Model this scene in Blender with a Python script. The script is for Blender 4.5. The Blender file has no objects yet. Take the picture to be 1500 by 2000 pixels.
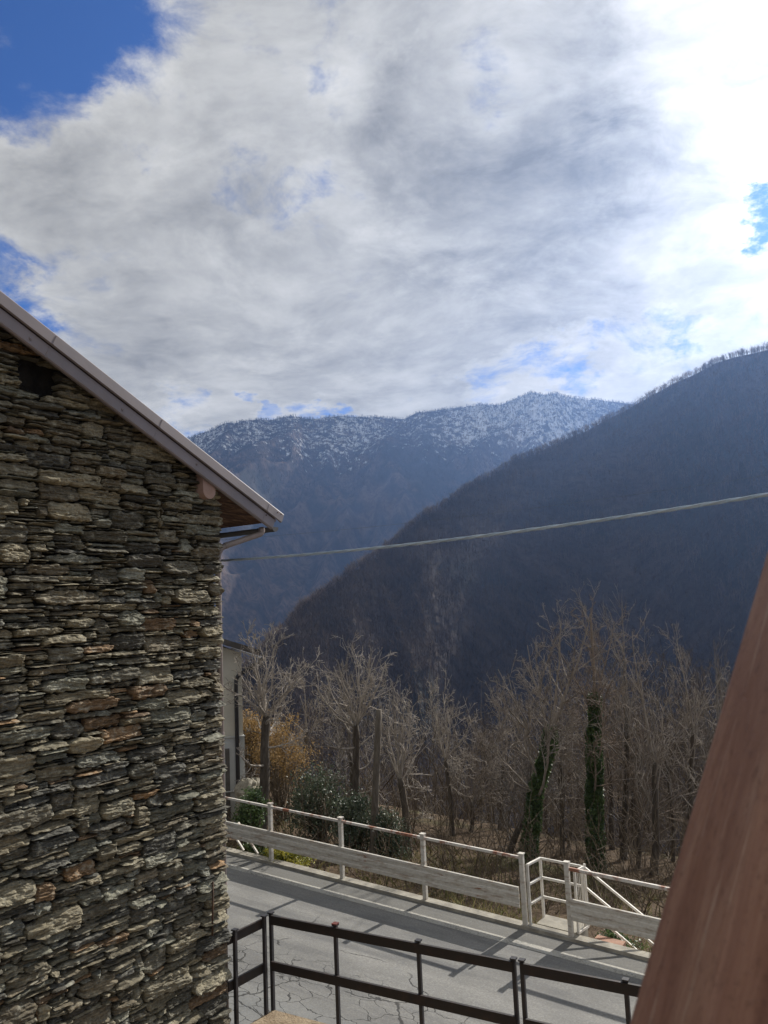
import bpy, math, random
import numpy as np
from mathutils import Matrix, Vector

# ------------------------------------------------------------------ camera, world, sun, exposure
scn = bpy.context.scene
COL = scn.collection
CAMZ = 5.2
FPX = 1530.0
PITCH, ROLL = math.radians(7.0), math.radians(2.5)
_f = np.array([0, math.cos(PITCH), math.sin(PITCH)])
_r = np.array([1.0, 0, 0]); _u = np.cross(_r, _f)
CR = _r * math.cos(ROLL) - _u * math.sin(ROLL)
CU = _u * math.cos(ROLL) + _r * math.sin(ROLL)
CAM = np.array([0, 0, CAMZ])

cam_data = bpy.data.cameras.new('camera')
cam = bpy.data.objects.new('camera', cam_data); COL.objects.link(cam)
cam.matrix_world = Matrix(((CR[0], CU[0], -_f[0], 0), (CR[1], CU[1], -_f[1], 0), (CR[2], CU[2], -_f[2], CAMZ), (0, 0, 0, 1)))
cam_data.sensor_fit = 'VERTICAL'; cam_data.sensor_height = 36.0
cam_data.lens = 36.0 * FPX / 2000.0
cam_data.clip_start = 0.05; cam_data.clip_end = 30000
cam_data.dof.use_dof = True; cam_data.dof.focus_distance = 25.0; cam_data.dof.aperture_fstop = 11.0
scn.camera = cam

SUN_AZ, SUN_EL = math.radians(40.0), math.radians(29.0)
SUNV = np.array([math.sin(SUN_AZ) * math.cos(SUN_EL), math.cos(SUN_AZ) * math.cos(SUN_EL), math.sin(SUN_EL)])
SUN_STRENGTH = 5.0
SKY_STRENGTH = 0.10
EXPOSURE = 0.58
HAZE_DENSITY = 0.64e-4

scn.view_settings.view_transform = 'Standard'; scn.view_settings.look = 'None'
scn.view_settings.gamma = 1.0; scn.view_settings.exposure = EXPOSURE
try: scn.view_settings.use_curve_mapping = False
except Exception: pass
scn.cycles.volume_bounces = 0
scn.cycles.max_bounces = 6
scn.cycles.diffuse_bounces = 3
scn.cycles.transparent_max_bounces = 8

sun_d = bpy.data.lights.new('sun', 'SUN'); sun_d.energy = SUN_STRENGTH; sun_d.angle = math.radians(0.5); sun_d.color = (1.0, 0.94, 0.85)
sun = bpy.data.objects.new('sun', sun_d); COL.objects.link(sun)
sun.rotation_euler = Vector(SUNV).to_track_quat('Z', 'Y').to_euler()
sun.location = (30, 40, 60)

def ray(px, py):
    return _f + CR * ((px - 750) / FPX) + CU * ((1000 - py) / FPX)
def unit(v): return np.asarray(v, float) / np.linalg.norm(v)
def at(px, py, Y):
    """point on the line of sight of a photo pixel at forward ground distance Y (m along +y)"""
    d = ray(px, py); return CAM + d * (Y / d[1])
def atz(px, py, z):
    d = ray(px, py); return CAM + d * ((z - CAMZ) / d[2])
def onplane(px, py, n, P):
    d = ray(px, py); return CAM + d * (np.dot(n, np.asarray(P) - CAM) / np.dot(n, d))
def R(deg): return math.radians(deg)

# ------------------------------------------------------------------ node helpers
class NT:
    def __init__(s, tree): s.t = tree; s.n = tree.nodes; s.l = tree.links
    def add(s, typ, **kw):
        nd = s.n.new(typ)
        for k, v in kw.items():
            setattr(nd, k, v)
        return nd
    def put(s, sock, v):
        if v is None: return
        if hasattr(v, 'is_output') or isinstance(v, bpy.types.NodeSocket): s.l.new(v, sock)
        else: sock.default_value = v
    def math(s, op, a, b=None, c=None, clamp=False):
        nd = s.add('ShaderNodeMath', operation=op, use_clamp=clamp)
        s.put(nd.inputs[0], a); s.put(nd.inputs[1], b)
        if c is not None: s.put(nd.inputs[2], c)
        return nd.outputs[0]
    def vmath(s, op, a, b=None, scale=None):
        nd = s.add('ShaderNodeVectorMath', operation=op)
        s.put(nd.inputs[0], a); s.put(nd.inputs[1], b)
        if scale is not None: s.put(nd.inputs['Scale'], scale)
        return nd.outputs['Value'] if op in ('DOT_PRODUCT', 'LENGTH') else nd.outputs[0]
    def noise(s, vec, scale, detail=4, rough=0.55, dist=0.0, dim='3D'):
        nd = s.add('ShaderNodeTexNoise', noise_dimensions=dim)
        if vec is not None: s.l.new(vec, nd.inputs['Vector'])
        nd.inputs['Scale'].default_value = scale; nd.inputs['Detail'].default_value = detail
        nd.inputs['Roughness'].default_value = rough; nd.inputs['Distortion'].default_value = dist
        return nd.outputs['Fac']
    def smooth(s, v, a, b, lo=0.0, hi=1.0):
        nd = s.add('ShaderNodeMapRange', interpolation_type='SMOOTHSTEP')
        s.put(nd.inputs[0], v)
        for i, x in ((1, a), (2, b), (3, lo), (4, hi)): s.put(nd.inputs[i], x)
        return nd.outputs[0]
    def lin(s, v, a, b, lo=0.0, hi=1.0):
        nd = s.add('ShaderNodeMapRange'); s.put(nd.inputs[0], v)
        for i, x in ((1, a), (2, b), (3, lo), (4, hi)): s.put(nd.inputs[i], x)
        return nd.outputs[0]
    def mix(s, f, a, b, blend='MIX'):
        nd = s.add('ShaderNodeMix', data_type='RGBA', blend_type=blend)
        s.put(nd.inputs[0], f)
        s.put(nd.inputs[6], a if not isinstance(a, tuple) else (*a[:3], 1)); s.put(nd.inputs[7], b if not isinstance(b, tuple) else (*b[:3], 1))
        return nd.outputs[2]
    def ramp(s, f, stops):
        nd = s.add('ShaderNodeValToRGB'); cr = nd.color_ramp
        while len(cr.elements) < len(stops): cr.elements.new(0.5)
        for e, (p, c) in zip(cr.elements, stops): e.position = p; e.color = (*c, 1)
        s.put(nd.inputs[0], f); return nd.outputs[0]
    def mapping(s, vec, scale=(1, 1, 1), loc=(0, 0, 0), rot=(0, 0, 0)):
        nd = s.add('ShaderNodeMapping'); s.l.new(vec, nd.inputs[0])
        nd.inputs['Location'].default_value = loc; nd.inputs['Rotation'].default_value = rot; nd.inputs['Scale'].default_value = scale
        return nd.outputs[0]

def material(name, fn, rough=0.8, spec=0.3):
    m = bpy.data.materials.new(name); m.use_nodes = True
    n = NT(m.node_tree); bs = n.n['Principled BSDF']
    bs.inputs['Roughness'].default_value = rough
    bs.inputs['Specular IOR Level'].default_value = spec
    tc = n.add('ShaderNodeTexCoord')
    fn(n, bs, tc)
    return m
def bump(n, bs, h, strength=0.4, dist=0.02):
    b = n.add('ShaderNodeBump'); b.inputs['Strength'].default_value = strength; b.inputs['Distance'].default_value = dist
    n.l.new(h, b.inputs['Height']); n.l.new(b.outputs[0], bs.inputs['Normal'])
def simple(name, c1, c2, scale=4.0, rough=0.7, spec=0.3, bstr=0.15, bdist=0.01, lo=0.35, hi=0.65, detail=6, metal=0.0, stretch=(1, 1, 1)):
    def fn(n, bs, tc):
        v = n.mapping(tc.outputs['Object'], scale=stretch)
        f = n.noise(v, scale, detail, 0.6)
        c = n.mix(n.smooth(f, lo, hi), c1, c2)
        n.l.new(c, bs.inputs['Base Color']); bs.inputs['Metallic'].default_value = metal
        bump(n, bs, n.noise(v, scale * 6, 4), bstr, bdist)
    return material(name, fn, rough, spec)

# ------------------------------------------------------------------ sky
def build_world():
    w = bpy.data.worlds.new('World'); scn.world = w; w.use_nodes = True
    n = NT(w.node_tree); bg = n.n['Background']
    sky = n.add('ShaderNodeTexSky', sky_type='NISHITA', sun_disc=False, sun_elevation=SUN_EL, sun_rotation=SUN_AZ, altitude=900.0, air_density=1.0, dust_density=0.6, ozone_density=2.0)
    tc = n.add('ShaderNodeTexCoord'); d = tc.outputs['Generated']
    sep = n.add('ShaderNodeSeparateXYZ'); n.l.new(d, sep.inputs[0])
    z = n.math('MAXIMUM', sep.outputs[2], 0.0)
    den = n.math('ADD', z, 0.30)
    cmb = n.add('ShaderNodeCombineXYZ')
    n.l.new(n.math('DIVIDE', sep.outputs[0], den), cmb.inputs[0]); n.l.new(n.math('DIVIDE', sep.outputs[1], den), cmb.inputs[1])
    p = cmb.outputs[0]
    warp = n.add('ShaderNodeTexNoise'); n.l.new(p, warp.inputs['Vector']); warp.inputs['Scale'].default_value = 1.6; warp.inputs['Detail'].default_value = 4
    pw = n.vmath('ADD', p, n.vmath('SCALE', n.vmath('SUBTRACT', warp.outputs['Color'], (0.5, 0.5, 0.5)), scale=0.30))
    big = n.noise(pw, 1.7, 10, 0.60)
    fine = n.noise(pw, 6.5, 10, 0.66, 0.2)
    wisps = n.noise(n.mapping(pw, scale=(1.0, 1.7, 1), rot=(0, 0, 0.5), loc=(3.1, 1.7, 0)), 3.6, 10, 0.62, 0.2)
    wn2 = n.add('ShaderNodeTexNoise'); n.l.new(p, wn2.inputs['Vector']); wn2.inputs['Scale'].default_value = 5.0; wn2.inputs['Detail'].default_value = 8; wn2.inputs['Roughness'].default_value = 0.65
    dw = n.vmath('NORMALIZE', n.vmath('ADD', d, n.vmath('SCALE', n.vmath('SUBTRACT', wn2.outputs['Color'], (0.5, 0.5, 0.5)), scale=0.20)))
    fine2 = n.noise(n.mapping(pw, loc=(7.3, 2.1, 0)), 15.0, 7, 0.6, 0.15)
    # clearings and thick banks, as directions in the sky
    def blob(px, py, rpx, amt, soft=1.0):
        c = unit(ray(px, py)); ca = math.cos(rpx / FPX)
        dt = n.vmath('DOT_PRODUCT', dw, tuple(c))
        return n.smooth(dt, ca, 1.0 - (1.0 - ca) * 0.05 * soft, 0.0, amt)
    dens = n.math('ADD', n.math('MULTIPLY', n.math('SUBTRACT', big, 0.5), 0.9), n.math('MULTIPLY', n.math('SUBTRACT', fine, 0.5), 1.9))
    dens = n.math('ADD', dens, n.math('ADD', 0.50, n.math('MULTIPLY', n.math('SUBTRACT', fine2, 0.5), 0.55)))
    for b in [(0, -60, 270, -0.62), (230, 40, 150, -0.36), (70, 110, 150, -0.30), (-80, 560, 160, -0.60), (1500, 392, 80, -0.70), (1560, 385, 120, -0.75), (900, 115, 130, -0.20), (960, 195, 100, -0.22), (690, 155, 80, -0.34), (530, 365, 110, -0.30), (630, 395, 90, -0.30),
              (300, 280, 90, -0.30), (600, 830, 55, -0.55), (520, 826, 40, -0.5), (680, 826, 40, -0.5), (340, 797, 70, -0.45), (960, 722, 70, -0.42), (1050, 708, 60, -0.42), (1130, 690, 60, -0.36), (1320, 645, 60, -0.36), (180, 520, 100, -0.28), (1210, 310, 60, -0.30), (40, 590, 90, -0.3),
              (1000, 380, 420, 0.30), (700, 560, 420, 0.15), (1300, 150, 330, 0.25), (250, 400, 330, 0.15), (450, 640, 330, 0.15), (1450, 250, 120, 0.3), (1450, 480, 120, 0.3)]:
        dens = n.math('ADD', dens, blob(*b))
    mask = n.smooth(dens, -0.30, 0.50)
    # brightness of the cloud: thin edges let more light through, thick banks are grey; strong forward glow round the hidden sun
    sd = n.vmath('DOT_PRODUCT', d, tuple(SUNV))
    sd = n.math('MAXIMUM', sd, 0.0)
    glow = n.math('ADD', n.math('MULTIPLY', n.math('POWER', sd, 12.0), 3.0), n.math('MULTIPLY', n.math('POWER', sd, 40.0), 5.0))
    thick = n.smooth(dens, 0.30, 0.95)
    for b in [(1000, 330, 330, 0.75), (850, 250, 200, 0.25), (1120, 370, 200, 0.35), (300, 450, 420, 0.18), (130, 640, 300, 0.15), (1200, 625, 150, 0.3)]:
        thick = n.math('ADD', thick, blob(*b))
    shade = n.math('ADD', n.math('MULTIPLY', n.math('SUBTRACT', wisps, 0.5), 1.3), n.math('MULTIPLY', n.math('ADD', n.math('MULTIPLY', n.math('SUBTRACT', fine, 0.5), 0.9), n.math('MULTIPLY', n.math('SUBTRACT', fine2, 0.5), 0.8)), 1.0))
    lum = n.math('MULTIPLY', n.math('ADD', 3.9, glow), n.math('MAXIMUM', n.math('ADD', n.math('MULTIPLY', thick, -0.24), n.math('ADD', 1.0, shade)), 0.3))
    ctint = n.mix(n.smooth(lum, 2.0, 7.0), (1.0, 0.985, 0.93), (1.0, 0.98, 0.93))
    cloud = n.vmath('SCALE', ctint, scale=lum)
    skyc = n.mix(1.0, sky.outputs[0], (0.16, 0.37, 0.72), 'MULTIPLY')
    fin = n.mix(mask, skyc, cloud)
    n.l.new(fin, bg.inputs['Color']); bg.inputs['Strength'].default_value = SKY_STRENGTH
build_world()

# ------------------------------------------------------------------ mesh helpers
def tag(o, label=None, cat=None, group=None, kind=None):
    if label: o['label'] = label
    if cat: o['category'] = cat
    if group: o['group'] = group
    if kind: o['kind'] = kind
    return o
def thing(name, label, cat, loc=(0, 0, 0), group=None):
    o = bpy.data.objects.new(name, None); COL.objects.link(o); o.location = loc
    o.empty_display_size = 0.3
    return tag(o, label, cat, group)
def link_mesh(name, me, mat, parent=None, loc=None):
    o = bpy.data.objects.new(name, me); COL.objects.link(o)
    if mat: me.materials.append(mat)
    if parent is not None:
        o.parent = parent
        o.location = (0, 0, 0) if loc is None else loc
    elif loc is not None: o.location = loc
    return o
def raw_mesh(name, V, F, smooth=False):
    """V (n,3); F list of (m,k) int arrays"""
    me = bpy.data.meshes.new(name)
    V = np.asarray(V, np.float32)
    if not isinstance(F, list): F = [F]
    F = [np.asarray(f, np.int32) for f in F if len(f)]
    me.vertices.add(len(V)); me.vertices.foreach_set('co', V.ravel())
    nl = sum(f.size for f in F); npoly = sum(len(f) for f in F)
    me.loops.add(nl); me.loops.foreach_set('vertex_index', np.concatenate([f.ravel() for f in F]))
    me.polygons.add(npoly)
    tot = np.concatenate([np.full(len(f), f.shape[1], np.int32) for f in F])
    st = np.concatenate([[0], np.cumsum(tot)[:-1]]).astype(np.int32)
    me.polygons.foreach_set('loop_start', st)
    try: me.polygons.foreach_set('loop_total', tot)
    except Exception: pass
    me.polygons.foreach_set('use_smooth', np.full(npoly, smooth))
    me.update(calc_edges=True); me.validate()
    return me
class MB:
    """collects boxes, bars and tubes in world space, then builds ONE mesh object relative to its parent's location"""
    def __init__(s): s.V = []; s.F4 = []; s.F3 = []; s.Fn = []; s.k = 0
    def addv(s, V): V = np.asarray(V, float); s.V.append(V); b = s.k; s.k += len(V); return b
    def hexa(s, P):
        b = s.addv(P)
        for q in ((0, 3, 2, 1), (4, 5, 6, 7), (0, 1, 5, 4), (1, 2, 6, 5), (2, 3, 7, 6), (3, 0, 4, 7)): s.F4.append([b + i for i in q])
        return s
    def bar(s, a, b, w, h, up=(0, 0, 1), side=None, ch=0.0):
        """box beam from a to b; w across, h along up; bevelled corners when ch"""
        a = np.asarray(a, float); b = np.asarray(b, float); t = unit(b - a)
        sd = unit(np.cross(t, up)) if side is None else unit(side)
        u = unit(np.cross(sd, t))
        if ch <= 0:
            c = [(-w / 2, -h / 2), (w / 2, -h / 2), (w / 2, h / 2), (-w / 2, h / 2)]
        else:
            W, H = w / 2, h / 2
            c = [(-W + ch, -H), (W - ch, -H), (W, -H + ch), (W, H - ch), (W - ch, H), (-W + ch, H), (-W, H - ch), (-W, -H + ch)]
        return s.extrude(c, a, b, sd, u)
    def extrude(s, prof, a, b, X, Yv, caps=True):
        a = np.asarray(a, float); b = np.asarray(b, float); m = len(prof)
        ring = np.array([np.asarray(X) * p[0] + np.asarray(Yv) * p[1] for p in prof])
        k = s.addv(np.vstack([a + ring, b + ring]))
        for i in range(m):
            j = (i + 1) % m
            if caps or j: s.F4.append([k + i, k + j, k + m + j, k + m + i])
        if caps:
            s.Fn.append([k + i for i in range(m)][::-1]); s.Fn.append([k + m + i for i in range(m)])
        return s
    def tube(s, pts, rad, sides=10, caps=True):
        pts = np.asarray(pts, float); n = len(pts); rad = np.broadcast_to(np.asarray(rad, float), (n,))
        t = np.gradient(pts, axis=0); t /= np.linalg.norm(t, axis=1)[:, None]
        ref = np.array([0.0, 0, 1]) if abs(t[0][2]) < 0.9 else np.array([1.0, 0, 0])
        u = unit(np.cross(t[0], ref)); rings = []
        for i in range(n):
            u = unit(u - t[i] * np.dot(u, t[i])); v = np.cross(t[i], u)
            ang = np.arange(sides) * 2 * math.pi / sides
            rings.append(pts[i] + rad[i] * (np.cos(ang)[:, None] * u + np.sin(ang)[:, None] * v))
        k = s.addv(np.vstack(rings))
        for i in range(n - 1):
            for j in range(sides):
                q = (j + 1) % sides
                s.F4.append([k + i * sides + j, k + i * sides + q, k + (i + 1) * sides + q, k + (i + 1) * sides + j])
        if caps:
            s.Fn.append([k + j for j in range(sides)][::-1]); s.Fn.append([k + (n - 1) * sides + j for j in range(sides)])
        return s
    def build(s, name, mat, parent=None, smooth=False, org=None):
        V = np.vstack(s.V)
        if parent is not None and org is None:
            p = parent; o = np.zeros(3)
            while p is not None: o += np.array(p.location); p = p.parent
        else: o = np.zeros(3) if org is None else np.asarray(org, float)
        V = V - o
        by = {}
        for f in s.F4 + s.F3 + s.Fn: by.setdefault(len(f), []).append(f)
        me = raw_mesh(name, V, [np.array(v) for v in by.values()], smooth)
        ob = link_mesh(name, me, mat, parent)
        if parent is None and org is not None: ob.location = tuple(org)
        return ob

def _hash(ix, iy, seed):
    h = (ix.astype(np.int64) * 374761393 + iy.astype(np.int64) * 668265263 + seed * 974634777) & 0x7fffffff
    h = ((h ^ (h >> 13)) * 1274126177) & 0x7fffffff
    return ((h ^ (h >> 16)) & 0xffff) / 65535.0
def vnoise(x, y, seed=0):
    x = np.asarray(x, float); y = np.asarray(y, float)
    ix = np.floor(x); iy = np.floor(y); fx = x - ix; fy = y - iy
    fx = fx * fx * (3 - 2 * fx); fy = fy * fy * (3 - 2 * fy)
    a = _hash(ix, iy, seed); b = _hash(ix + 1, iy, seed); c = _hash(ix, iy + 1, seed); d = _hash(ix + 1, iy + 1, seed)
    return (a * (1 - fx) + b * fx) * (1 - fy) + (c * (1 - fx) + d * fx) * fy - 0.5
def fbm(x, y, seed=0, o=5, g=0.5):
    r = 0; a = 1.0
    for i in range(o): r = r + a * vnoise(x * 2 ** i, y * 2 ** i, seed + i * 17); a *= g
    return r
def ss(x, a, b):
    t = np.clip((np.asarray(x, float) - a) / (b - a), 0, 1); return t * t * (3 - 2 * t)

# ------------------------------------------------------------------ site frame: t along the road (to the right, falling), s outward over the valley
RAZ = R(123.2); G = -0.05
T2 = np.array([math.sin(RAZ), math.cos(RAZ), 0.0]); S2 = np.array([math.sin(RAZ - math.pi / 2), math.cos(RAZ - math.pi / 2), 0.0])
P0 = np.array([0.41, 14.61, 0.0])                       # foot of the third guard post, world z = 0
UPZ = np.array([0.0, 0, 1])
def st(s, t, z=0.0): return P0 + S2 * s + T2 * t + UPZ * (G * np.clip(t, -60, 60) + z)
def st_of(P): d = np.asarray(P) - P0; return float(d @ S2), float(d @ T2)
_rn = np.cross(T2 + UPZ * G, S2); _rn = _rn * np.sign(_rn[2])
def road_px(px, py, z=0.0): return onplane(px, py, _rn, P0 + UPZ * z)
def slope_drop(s):
    s = np.asarray(s, float)
    return 0.38 * ss(s, 0.17, 0.75) + 0.17 * np.clip(s, 0, 13) + 0.52 * np.clip(s - 13, 0, 495) + 0.0
def ground_z(s, t):
    s = np.asarray(s, float); t = np.asarray(t, float)
    z = G * np.clip(t, -60, 60) - slope_drop(s)
    z = z + ss(s, 0.4, 3) * 0.22 * fbm(s * 0.45, t * 0.45, 5, 4) + ss(s, 15, 80) * 7 * fbm(s * 0.02, t * 0.02, 9, 4)
    return z
def ground_at(s, t):
    return np.array([*(P0 + S2 * s + T2 * t)[:2], float(ground_z(s, t))])

# ------------------------------------------------------------------ materials
def m_asphalt(n, bs, tc):
    o = tc.outputs['Object']
    sep = n.add('ShaderNodeSeparateXYZ'); n.l.new(o, sep.inputs[0]); s_ = sep.outputs[1]
    base = n.noise(o, 0.9, 6, 0.6); grit = n.noise(o, 34, 6, 0.85); mid = n.noise(n.mapping(o, scale=(0.25, 1.6, 1)), 2.0, 6)
    c = n.mix(n.smooth(base, 0.3, 0.7), (0.185, 0.185, 0.178), (0.245, 0.242, 0.23))
    c = n.mix(n.smooth(mid, 0.44, 0.62, 0, 0.6), c, (0.135, 0.136, 0.137))
    wear = n.noise(n.mapping(o, scale=(0.06, 1.5, 1), loc=(2, 5, 0)), 1.0, 5, 0.6); c = n.mix(n.smooth(wear, 0.5, 0.62, 0, 0.5), c, (0.30, 0.297, 0.28))
    # outer strip: coarse, older chippings
    strip = n.smooth(s_, -0.52, -0.42)
    c = n.mix(n.math('MULTIPLY', strip, 0.6), c, (0.12, 0.118, 0.108))
    c = n.mix(n.smooth(grit, 0.38, 0.64, 0.0, 0.75), c, n.mix(0.55, c, (0.06, 0.06, 0.06)))
    c = n.mix(n.smooth(grit, 0.42, 0.34, 0.0, 0.35), c, (0.42, 0.41, 0.38))
    stn = n.noise(n.mapping(o, scale=(0.35, 1.1, 1), loc=(4, 2, 0)), 1.1, 7, 0.65); c = n.mix(n.smooth(stn, 0.52, 0.68, 0, 0.45), c, (0.12, 0.12, 0.12))
    # a darker repair band by the inner edge
    c = n.mix(n.smooth(s_, -3.55, -4.1, 0, 0.30), c, (0.20, 0.215, 0.22))
    # cracking: cells of crazing, thickest towards the inner side
    w = n.add('ShaderNodeTexNoise'); n.l.new(o, w.inputs['Vector']); w.inputs['Scale'].default_value = 3.2; w.inputs['Detail'].default_value = 5
    ov = n.vmath('ADD', o, n.vmath('SCALE', n.vmath('SUBTRACT', w.outputs['Color'], (0.5, 0.5, 0.5)), scale=0.30))
    vo = n.add('ShaderNodeTexVoronoi', feature='DISTANCE_TO_EDGE'); n.l.new(n.mapping(ov, scale=(1.0, 1.9, 1)), vo.inputs['Vector']); vo.inputs['Scale'].default_value = 2.1
    zone = n.math('MULTIPLY', n.smooth(s_, -2.5, -3.0), n.smooth(n.noise(o, 0.9, 3), 0.36, 0.46))
    cr = n.math('MULTIPLY', n.smooth(vo.outputs[0], 0.024, 0.006), zone)
    vo2 = n.add('ShaderNodeTexVoronoi', feature='DISTANCE_TO_EDGE'); n.l.new(n.mapping(ov, scale=(0.55, 1.0, 1), loc=(0.37, 0.2, 0)), vo2.inputs['Vector']); vo2.inputs['Scale'].default_value = 0.62
    zone2 = n.math('MULTIPLY', n.smooth(s_, -1.3, -1.7), n.smooth(n.noise(o, 0.8, 3), 0.40, 0.52))
    cr2 = n.math('MULTIPLY', n.smooth(vo2.outputs[0], 0.009, 0.003), zone2)
    crk = n.math('MAXIMUM', cr, cr2)
    c = n.mix(n.math('MULTIPLY', crk, 0.85), c, (0.03, 0.03, 0.03))
    n.l.new(c, bs.inputs['Base Color'])
    bump(n, bs, n.math('SUBTRACT', n.math('MULTIPLY', grit, 0.5), crk), 0.5, 0.008)
M_ASPHALT = material('asphalt', m_asphalt, 0.9, 0.2)
def m_paint_line(n, bs, tc):
    o = tc.outputs['Object']
    f = n.noise(n.mapping(o, scale=(1, 1.5, 1)), 26, 5, 0.75); g = n.noise(o, 1.4, 4)
    k = n.smooth(n.math('ADD', f, n.math('MULTIPLY', g, 0.5)), 0.72, 0.92)
    n.l.new(n.mix(k, (0.38, 0.37, 0.335), (0.165, 0.163, 0.152)), bs.inputs['Base Color']); bump(n, bs, f, 0.3, 0.004)
M_LINE = material('worn_line_paint', m_paint_line, 0.85, 0.2)
M_CONC = simple('kerb_concrete', (0.34, 0.32, 0.27), (0.22, 0.205, 0.175), 3.5, 0.9, 0.2, 0.5, 0.01)
def m_ground(n, bs, tc):
    o = tc.outputs['Object']
    f = n.noise(o, 1.2, 8, 0.65); g = n.noise(o, 22, 5, 0.7); h = n.noise(o, 0.25, 4)
    c = n.mix(n.smooth(f, 0.35, 0.65), (0.075, 0.052, 0.034), (0.135, 0.097, 0.064))
    c = n.mix(n.smooth(g, 0.45, 0.7, 0, 0.8), c, (0.06, 0.042, 0.028))
    c = n.mix(n.smooth(h, 0.55, 0.72, 0, 0.6), c, (0.085, 0.10, 0.04))
    n.l.new(c, bs.inputs['Base Color']); bump(n, bs, g, 0.9, 0.05)
M_GROUND = material('leaf_litter_soil', m_ground, 0.95, 0.1)
M_DIRT = simple('terrace_dirt', (0.30, 0.24, 0.165), (0.20, 0.15, 0.10), 5, 0.95, 0.1, 0.8, 0.02)
def m_white(n, bs, tc):
    o = tc.outputs['Object']
    f = n.noise(n.mapping(o, scale=(1, 1, 1)), 3.0, 8, 0.7); g = n.noise(n.mapping(o, scale=(2.2, 2.2, 14)), 1.3, 6, 0.7); k = n.noise(o, 14, 5, 0.7)
    c = n.mix(n.smooth(k, 0.4, 0.7, 0, 0.6), (0.60, 0.575, 0.52), (0.43, 0.40, 0.345))
    c = n.mix(n.smooth(g, 0.49, 0.64, 0, 0.75), c, (0.33, 0.26, 0.20))
    c = n.mix(n.smooth(n.math('ADD', n.math('MULTIPLY', f, 0.6), n.math('MULTIPLY', g, 0.4)), 0.57, 0.63, 0, 0.9), c, (0.23, 0.10, 0.05))
    n.l.new(c, bs.inputs['Base Color']); bump(n, bs, k, 0.12, 0.004)
M_WHITE = material('old_white_paint_with_rust', m_white, 0.62, 0.35)
M_WHITE2 = simple('white_gate_paint', (0.68, 0.66, 0.61), (0.52, 0.49, 0.44), 6, 0.6, 0.35, 0.1, 0.004)
def m_rustrail(n, bs, tc):
    o = tc.outputs['Object']
    f = n.noise(o, 2.6, 8, 0.7)
    c = n.mix(n.smooth(f, 0.48, 0.60), (0.62, 0.59, 0.54), (0.27, 0.12, 0.075))
    n.l.new(c, bs.inputs['Base Color'])
M_RUSTRAIL = material('rusting_white_rail_paint', m_rustrail, 0.65, 0.3)
M_BLACK = simple('dark_brown_fence_paint', (0.018, 0.014, 0.013), (0.035, 0.02, 0.016), 9, 0.55, 0.4, 0.15, 0.004, 0.45, 0.75)
M_BLACKP = simple('dark_post_paint', (0.022, 0.021, 0.024), (0.04, 0.03, 0.03), 9, 0.5, 0.45, 0.12, 0.004, 0.45, 0.75)
def m_flash(n, bs, tc):
    o = tc.outputs['Object']; f = n.noise(o, 1.6, 6, 0.6)
    n.l.new(n.mix(n.smooth(f, 0.35, 0.7), (0.20, 0.172, 0.182), (0.155, 0.138, 0.150)), bs.inputs['Base Color']); bump(n, bs, n.noise(o, 5, 3), 0.05, 0.01)
M_FLASH = material('grey_brown_sheet_metal', m_flash, 0.42, 0.5)
M_PIPE = simple('brown_pipe_metal', (0.19, 0.16, 0.15), (0.25, 0.21, 0.20), 4, 0.4, 0.5, 0.05, 0.004)
def m_board(n, bs, tc):
    o = tc.outputs['Object']
    f = n.noise(n.mapping(o, scale=(1.2, 14, 14)), 1.6, 7, 0.7, 0.4); g = n.noise(o, 3, 4)
    c = n.ramp(f, [(0.34, (0.03, 0.013, 0.008)), (0.52, (0.10, 0.045, 0.022)), (0.72, (0.34, 0.20, 0.11))])
    n.l.new(n.mix(n.smooth(g, 0.45, 0.7, 0, 0.5), c, (0.07, 0.03, 0.018)), bs.inputs['Base Color'])
M_BOARD = material('stained_eave_boards', m_board, 0.7, 0.3)
M_PURLIN = simple('pink_brown_purlin_end', (0.36, 0.25, 0.215), (0.29, 0.195, 0.165), 7, 0.75, 0.2, 0.15, 0.004)
M_SHADECORE = simple('painted_shade_core', (0.010, 0.009, 0.009), (0.02, 0.018, 0.016), 8, 0.95, 0.1, 0.6, 0.03)  # near-black colour stands in for shade in the wall hole and open joints
def m_stone(n, bs, tc):
    o = tc.outputs['Object']
    at_ = n.add('ShaderNodeAttribute', attribute_name='stone_tint')
    c = at_.outputs['Color']
    # o.x along the wall, o.z up: schist grain runs along the beds
    gr = n.noise(n.mapping(o, scale=(5, 5, 34)), 1.5, 8, 0.72, 0.6)
    sp = n.noise(o, 46, 6, 0.78); li = n.noise(o, 7.5, 8, 0.72); st_ = n.noise(o, 1.1, 5, 0.6)
    c = n.mix(n.smooth(gr, 0.34, 0.60, 0.70, 0.0), c, n.mix(0.78, c, (0.012, 0.012, 0.011)))
    c = n.mix(n.smooth(sp, 0.44, 0.64, 0.0, 0.65), c, n.mix(0.75, c, (0.016, 0.015, 0.014)))
    c = n.mix(n.smooth(li, 0.52, 0.66, 0.0, 0.6), c, n.mix(0.72, c, (0.50, 0.49, 0.40)))
    c = n.mix(n.smooth(st_, 0.55, 0.72, 0.0, 0.5), c, n.mix(0.6, c, (0.04, 0.05, 0.045)))
    n.l.new(c, bs.inputs['Base Color'])
    bump(n, bs, n.math('ADD', n.math('MULTIPLY', gr, 0.8), n.math('MULTIPLY', sp, 0.6)), 0.65, 0.015)
M_STONE = material('schist_rubble', m_stone, 0.88, 0.25)
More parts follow.
